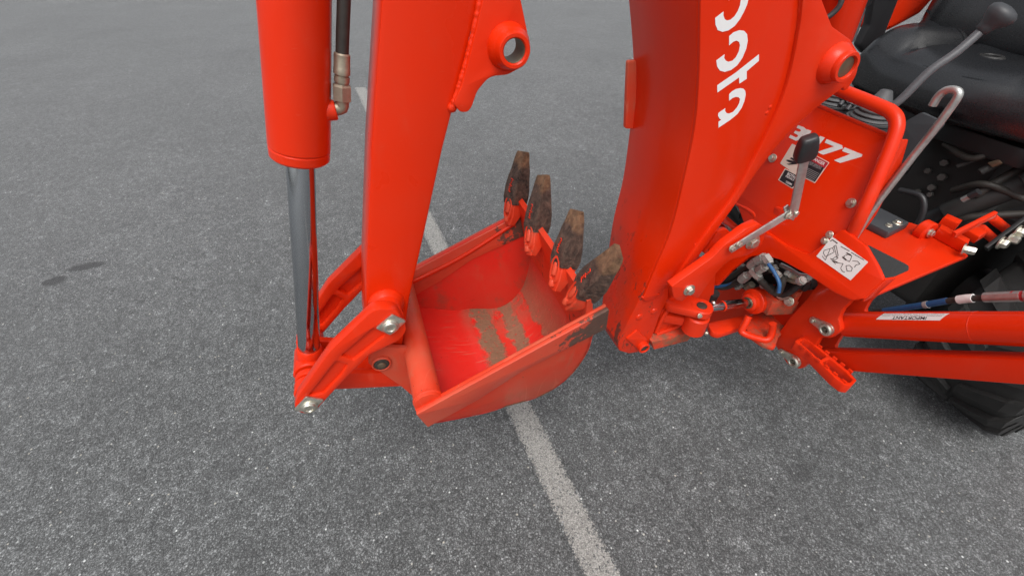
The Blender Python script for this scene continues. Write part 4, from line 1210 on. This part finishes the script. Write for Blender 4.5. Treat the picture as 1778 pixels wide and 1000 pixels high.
# ---- blue sleeved hose behind the stabilizer cylinder ------------------
def hq(x, y): return at(x, y, X=1.12)
hB = MB().tube([hq(1440, 560), hq(1500, 545), hq(1560, 536), hq(1630, 525), hq(1680, 519), hq(1720, 517)], .0068, 12, 6).build('stabilizer_hose', 'hose', BH)
MB().tube([hq(1535, 539.5), hq(1560, 536), hq(1600, 530), hq(1645, 522.5)], .0074, 14, 6).build('blue_sleeve', 'hose_blue', hB)
MB().tube([hq(1605, 529.5), hq(1612, 528.5)], .0084, 14, 1).build('sleeve_print', 'print_grey', hB)
MB().tube([hq(1664, 520.5), hq(1678, 518.5), hq(1690, 517.8)], .0092, 16, 4).build('white_tag', 'label_white', hB)
A, B = hq(1709, 516.5), hq(1752, 515)
f_ = MB().lathe(A, B, [(0, .0085), (.001, .0105), (.056, .0108), (.057, .009), (.062, .009), (.062, .012), (.070, .012), (.070, .0085)], 14)
f_.build('hose_ferrule', 'steel', hB)
MB().lathe(hq(1758, 514.5), hq(1830, 513), [(-.012, .007), (0, .007), (.0, .0105), (.05, .0105), (.2, .0105)], 14).build('red_coupler', 'red_plastic', hB)

# ================================================================== TRACTOR
TR_ = thing('tractor', (2.0, .775, 0), 'tractor with black vinyl seat, orange fender and large rear tyre behind the backhoe', 'tractor')
# seat
sprof = spl([(1.50, .860), (1.452, .868), (1.432, .90), (1.436, .94), (1.462, .975), (1.51, .998), (1.57, 1.004), (1.64, 1.0), (1.70, 1.0), (1.76, 1.005), (1.84, 1.01)], 7)
m = MB(); vs, fs = [], []; NS = 60
for i, (x, z) in enumerate(sprof):
    for k in range(NS + 1):
        s = -1 + 2 * k / NS                               # -1 near, +1 far
        half = .285
        y = .795 + half * s
        top_ = 1.0 if z > .93 else max(0, (z - .87) / .06)
        bol = .055 * max(0, (abs(s) - .52) / .48) ** 1.5
        edge_ = max(0, (abs(s) - .80) / .20)
        rollx = .05 * abs(s) ** 2.2                         # front lip curves back at its ends
        zz = z + bol * top_ - .10 * edge_ ** 2.2 * max(0, min(1, (1.70 - x) / .15))
        xx = x + (rollx if x < 1.7 else 0) - (bol * .9 if z > 1.03 else 0)
        # soft creases where the side cushions meet the seat
        if 1.46 < x < 1.80 and z < 1.1:
            cs = .48 + .35 * (1.60 - x)
            zz -= .017 * math.exp(-((abs(s) - cs) / .040) ** 2) * min(1, (x - 1.46) / .06)
            zz += .020 * math.exp(-((abs(s) - cs - .16) / .12) ** 2) * min(1, (x - 1.46) / .08)
            zz -= .010 * math.exp(-(s / .28) ** 2)
        vs.append((xx, y, zz + .028))
Wd = NS + 1
for i in range(len(sprof) - 1):
    for k in range(NS): fs.append((i * Wd + k, i * Wd + k + 1, (i + 1) * Wd + k + 1, (i + 1) * Wd + k))
# thickness underneath
o = len(vs)
for i, (x, z) in enumerate(sprof):
    for k in range(NS + 1):
        v = vs[i * Wd + k]; vs.append((v[0] + (.05 if z < 1.0 else .10), v[1], v[2] - (.06 if z > .93 else .002)))
for i in range(len(sprof) - 1):
    for k in range(NS): fs.append((o + i * Wd + k, o + i * Wd + k + 1, o + (i + 1) * Wd + k + 1, o + (i + 1) * Wd + k))
for i in range(len(sprof) - 1):
    for k in (0, NS): fs.append((i * Wd + k, (i + 1) * Wd + k, o + (i + 1) * Wd + k, o + i * Wd + k))
m.add(vs, fs)
SEAT = m.build('seat', 'vinyl', TR_, sharp=80)
bkp = [(1.735, 1.0), (1.715, 1.06), (1.735, 1.16), (1.785, 1.34), (1.82, 1.52), (1.90, 1.52), (1.91, 1.2), (1.86, .98)]
bkl = spl(bkp, 5, True)
m = MB(); vs, fs = [], []; NB = 26
for k in range(NB + 1):
    s_ = -1 + 2 * k / NB
    shr = (1 - abs(s_) ** 6) ** .5 if abs(s_) < 1 else .0
    cx, cz = 1.82, 1.25
    for (x, z) in bkl:
        bulge = -.035 * max(0, (abs(s_) - .45) / .55) * (1 if x < 1.83 else 0)
        q = .55 + .45 * shr
        vs.append((cx + (x - cx) * q + bulge, .795 + .30 * s_, cz + (z - cz) * (.9 + .1 * shr)))
nb = len(bkl)
for k in range(NB):
    for i in range(nb): fs.append((k * nb + i, k * nb + (i + 1) % nb, (k + 1) * nb + (i + 1) % nb, (k + 1) * nb + i))
fs.append(tuple(range(nb))); fs.append(tuple(range(NB * nb, (NB + 1) * nb)))
m.add(vs, fs).build('backrest', 'vinyl', TR_, sharp=80)
dr = at(1720, 101, Z=1.017)
MB().ring((dr.x, dr.y, 1.0235), (dr.x, dr.y, .99), .030, .017, .004).build('drain_plug', 'rubber', SEAT)
MB().lathe((dr.x, dr.y, 1.003), (dr.x, dr.y, 1.1), [(-.01, .0165), (.003, .0165), (.004, .0001)], 20).build('drain_insert', 'plastic', SEAT)
MB().plate([fillet([(1.50, .54), (1.50, 1.04), (1.86, 1.04), (1.86, .54)], .05)], mapZ(.88), .05, .01).build('seat_pan', 'black_steel', TR_)
MB().box((1.58, .62, .55), (.26, 0, 0), (0, .36, 0), (0, 0, .29), .01).build('seat_mount', 'black_dusty', TR_)
# fender and pillar behind the seat's far end
fe = fillet(pY([(1532, 62), (1562, -10), (1580, -80), (1660, -80), (1632, -10), (1600, 26, .03), (1560, 48, .03)], 1.16), .02)
MB().plate([fe], mapY(1.16), .22, .02).build('fender', 'paint', TR_)
pil = fillet(pY([(1488, 80), (1506, 44), (1521, -40), (1572, -60), (1556, 0), (1530, 66), (1500, 96)], 1.13), .02)
MB().plate([pil], mapY(1.12), .03, .008).build('fender_trim', 'plastic', TR_)
gl0, gl1 = at(1478, 72, Y=1.08), at(1499, 10, Y=1.08)
GLV = MB().tube([gl0, gl0.lerp(gl1, .5), gl1], .010, 14, 2).build('side_lever', 'lever', TR_)
MB().rod(gl1, gl1 + (gl1 - gl0).normalized() * .12, .017, .004).build('lever_grip', 'plastic', GLV)
# red cylinder on top of the boom with a thin black cable
uc = at(1445, 45, Y=YM); ud = Vector((-.12, 0, 1)).normalized()
UC = MB().rod(uc - ud * .06, uc + ud * .6, .045, .004, 40).build('dipper_cylinder', 'paint', BH)
MB().tube([at(1425, 38, Y=.715), at(1446, 24, Y=.715), at(1460, 6, Y=.73), at(1462, -20, Y=.75)], .005, 10, 6).build('wire_harness', 'rubber', UC)
# wheels
def wheel(yc, half, xc, R, label_part):
    prof_w = [(-half, R * .60), (-half, R * .72), (-half * .98, R * .84), (-half * .90, R * .92), (-half * .78, R * .945), (0, R * .955), (half * .78, R * .945), (half * .90, R * .92), (half * .98, R * .84), (half, R * .72), (half, R * .60)]
    ty = MB().lathe((xc, yc, R), (xc, yc + 1, R), prof_w, 72, True)
    ty = ty.build('tyre', 'tyre', TR_, sharp=50)
    n = 19
    for k in range(n):
        for sgn in (-1, 1):
            a0 = 2 * math.pi * (k + (.5 if sgn > 0 else 0)) / n
            lug = MB(); vs, fs = [], []
            for (yy, da, r0, r1) in ((half * .04, .0, .945, .995), (half * .45, .10, .945, 1.0), (half * .80, .18, .935, 1.0), (half * .99, .23, .86, .955), (half * 1.015, .24, .78, .82)):
                wv = .055 + .02 * yy / half
                for (rr, dd) in ((r0, -wv * 1.2), (r1, -wv), (r1, wv), (r0, wv * 1.2)):
                    a = a0 + da + dd
                    vs.append((xc + R * rr * math.sin(a), yc + sgn * yy, R + R * rr * math.cos(a)))
            for j in range(4):
                for q in range(4):
                    fs.append((j * 4 + q, j * 4 + (q + 1) % 4, (j + 1) * 4 + (q + 1) % 4, (j + 1) * 4 + q))
            fs.append((0, 1, 2, 3)); fs.append((16, 17, 18, 19))
            lug.add(vs, fs).build('tyre_lug', 'tyre', ty, smooth=False)
    rm = MB().lathe((xc, yc - half * .9, R), (xc, yc + 1, R), [(0, R * .62), (0, R * .58), (.03, R * .56), (.06, R * .50), (.08, R * .22), (.05, R * .20), (.05, .0001)], 48)
    rm.build('rim', 'paint', TR_)
wheel(.345, .142, 1.86, .335, 0)
wheel(1.30, .142, 1.86, .335, 0)
MB().plate([fillet([(1.56, .78, .05), (1.66, .86, .08), (2.10, .86, .1), (2.24, .62, .05), (2.20, .60), (2.08, .81, .1), (1.68, .81, .06), (1.60, .75)], .05)], mapY(.19), .30, .012).build('fender', 'paint', TR_)  # near fender out of view, added to shade the tyre and ground
MB().box((2.3, .55, .55), (1.2, 0, 0), (0, .5, 0), (0, 0, .55), .06).build('hood', 'paint', TR_)  # out-of-view tractor hood, added for the shadow it casts
MB().tube([(2.02, .42, .8), (2.02, .42, 1.9), (2.02, .46, 2.0), (2.02, 1.12, 2.0), (2.02, 1.16, 1.9), (2.02, 1.16, .8)], .035, 14, 4).build('roll_bar', 'black_steel', TR_)  # roll bar added to block sky light above the ground
# rear axle and transmission case: dark castings with bolts
ax_ = MB(); ax_.rod((1.86, .42, .335), (1.86, 1.2, .335), .075, .01, 24); ax_.build('rear_axle', 'black_steel', TR_)
tc_ = MB()
tc_.plate([fillet([(1.62, .30), (1.60, .62), (1.70, .78), (2.6, .80), (2.6, .28), (1.8, .24)], .05)], mapY(.58), .40, .03)
TC = tc_.build('transmission_case', 'black_dusty', TR_)
MB().plate([fillet(pX([(1572, 330), (1640, 190), (1690, 230), (1640, 420), (1600, 430)], 1.58), .03), ], mapX(1.585), .03, .006).build('rear_cover', 'black_steel', TC)
for q, r in (((1637, 308), .016), ((1619, 326), .015), ((1641, 283), .015), ((1612, 297), .013), ((1595, 333), .012), ((1616, 338), .012)):
    MB().bolt(at(*q, X=1.575), (-1, -.15, .25), r * .75, r * .8, False).parts('case_bolt', 'case_bolt', TC)
pt_ = MB()
o3 = at(1580, 358, X=1.45)
pt_.tube([at(*q, X=1.42) for q in ((1562, 330), (1598, 340), (1604, 362), (1594, 388), (1580, 398))], .008, 10, 5)
pt_.build('shaft_guard', 'plastic', TR_)
# upright plates and struts of the dark undercarriage
MB().plate([fillet(pY([(1560, 555), (1600, 500), (1640, 470), (1778, 385), (1820, 380), (1820, 430), (1740, 478), (1690, 545)], .60), .01)], mapY(.60), .012, .002).build('subframe_plate', 'black_dusty', TR_)
sb = MB()
for q, r in (((1701, 427), .013), ((1733, 443), .014), ((1666, 457), .012), ((1696, 471), .013), ((1675, 488), .008)):
    MB().bolt(at(*q, Y=.598), (-.1, -1, .2), r, r * .7).parts('subframe_bolt', 'case_bolt', TR_)
s5a, s5b = at(1712, 432, Y=.478), at(1800, 366, Y=.478)
MB().bar(s5a, s5b, .022, .010, (0, 0, 1)).build('drag_strap', 'black_steel', TR_)
for q in ((1737, 421), (1766, 402)):
    p_ = at(*q, Y=.47)
    MB().bolt(p_, (.1, -1, .15), .012, .012).bolt(p_ + Vector((.014, -.004, .012)), (.1, -1, .15), .010, .016).parts('strap_bolt', 'zinc', TR_)
# struts, rods and pipes of the linkage
random.seed(11)
for (a, b, r, mt) in (((1600, 385), (1700, 345), .022, 'black_steel'), ((1640, 372), (1778, 318), .03, 'black_dusty'), ((1700, 300), (1778, 262), .010, 'black_dusty'), ((1660, 290), (1778, 248), .006, 'black_dusty'), ((1560, 300), (1622, 210), .02, 'black_steel'), ((1690, 340), (1778, 290), .012, 'hose'), ((1650, 395), (1735, 330), .008, 'hose'), ((1560, 420), (1660, 360), .014, 'black_steel')):
    p0, p1 = at(*a, X=1.50), at(*b, X=1.56)
    MB().rod(p0, p1, r, .003, 14).build('linkage_strut', mt, TR_)
for (a, b, c, r) in (((1640, 250), (1690, 275), (1778, 240), .008), ((1655, 330), (1710, 320), (1778, 345), .009), ((1620, 400), (1680, 378), (1778, 372), .010), ((1580, 270), (1600, 240), (1650, 235), .007)):
    MB().tube([at(*a, X=1.52), at(*b, X=1.5), at(*c, X=1.55)], r, 10, 8).build('hydraulic_pipe', 'hose', TR_)
MB().tube([at(1672, 347, X=1.46), at(1684, 341, X=1.46)], .008, 12, 1).build('hose_fitting', 'steel', TR_)
MB().tube([at(1684, 341, X=1.46), at(1700, 333, X=1.46)], .009, 12, 1).build('hose_sleeve', 'plastic', TR_)
cp_ = MB().plate([fillet(pX([(1712, 283), (1735, 276), (1741, 284), (1722, 292)], 1.5), .004)], mapX(1.5), .02, .003); cp_.build('bracket_cap', 'bronze', TR_)
# plate under the seat behind the console
MB().plate([fillet(pX([(1520, 300), (1565, 215), (1600, 195), (1640, 214), (1600, 260), (1545, 330)], 1.40), .01)], mapX(1.40), .01, .002).build('heat_shield', 'grey_plastic', TR_)
MB().box((1.64, .3, .64), (.5, 0, 0), (0, 1.0, 0), (0, 0, .03), .005).build('floor_pan', 'black_steel', TR_)
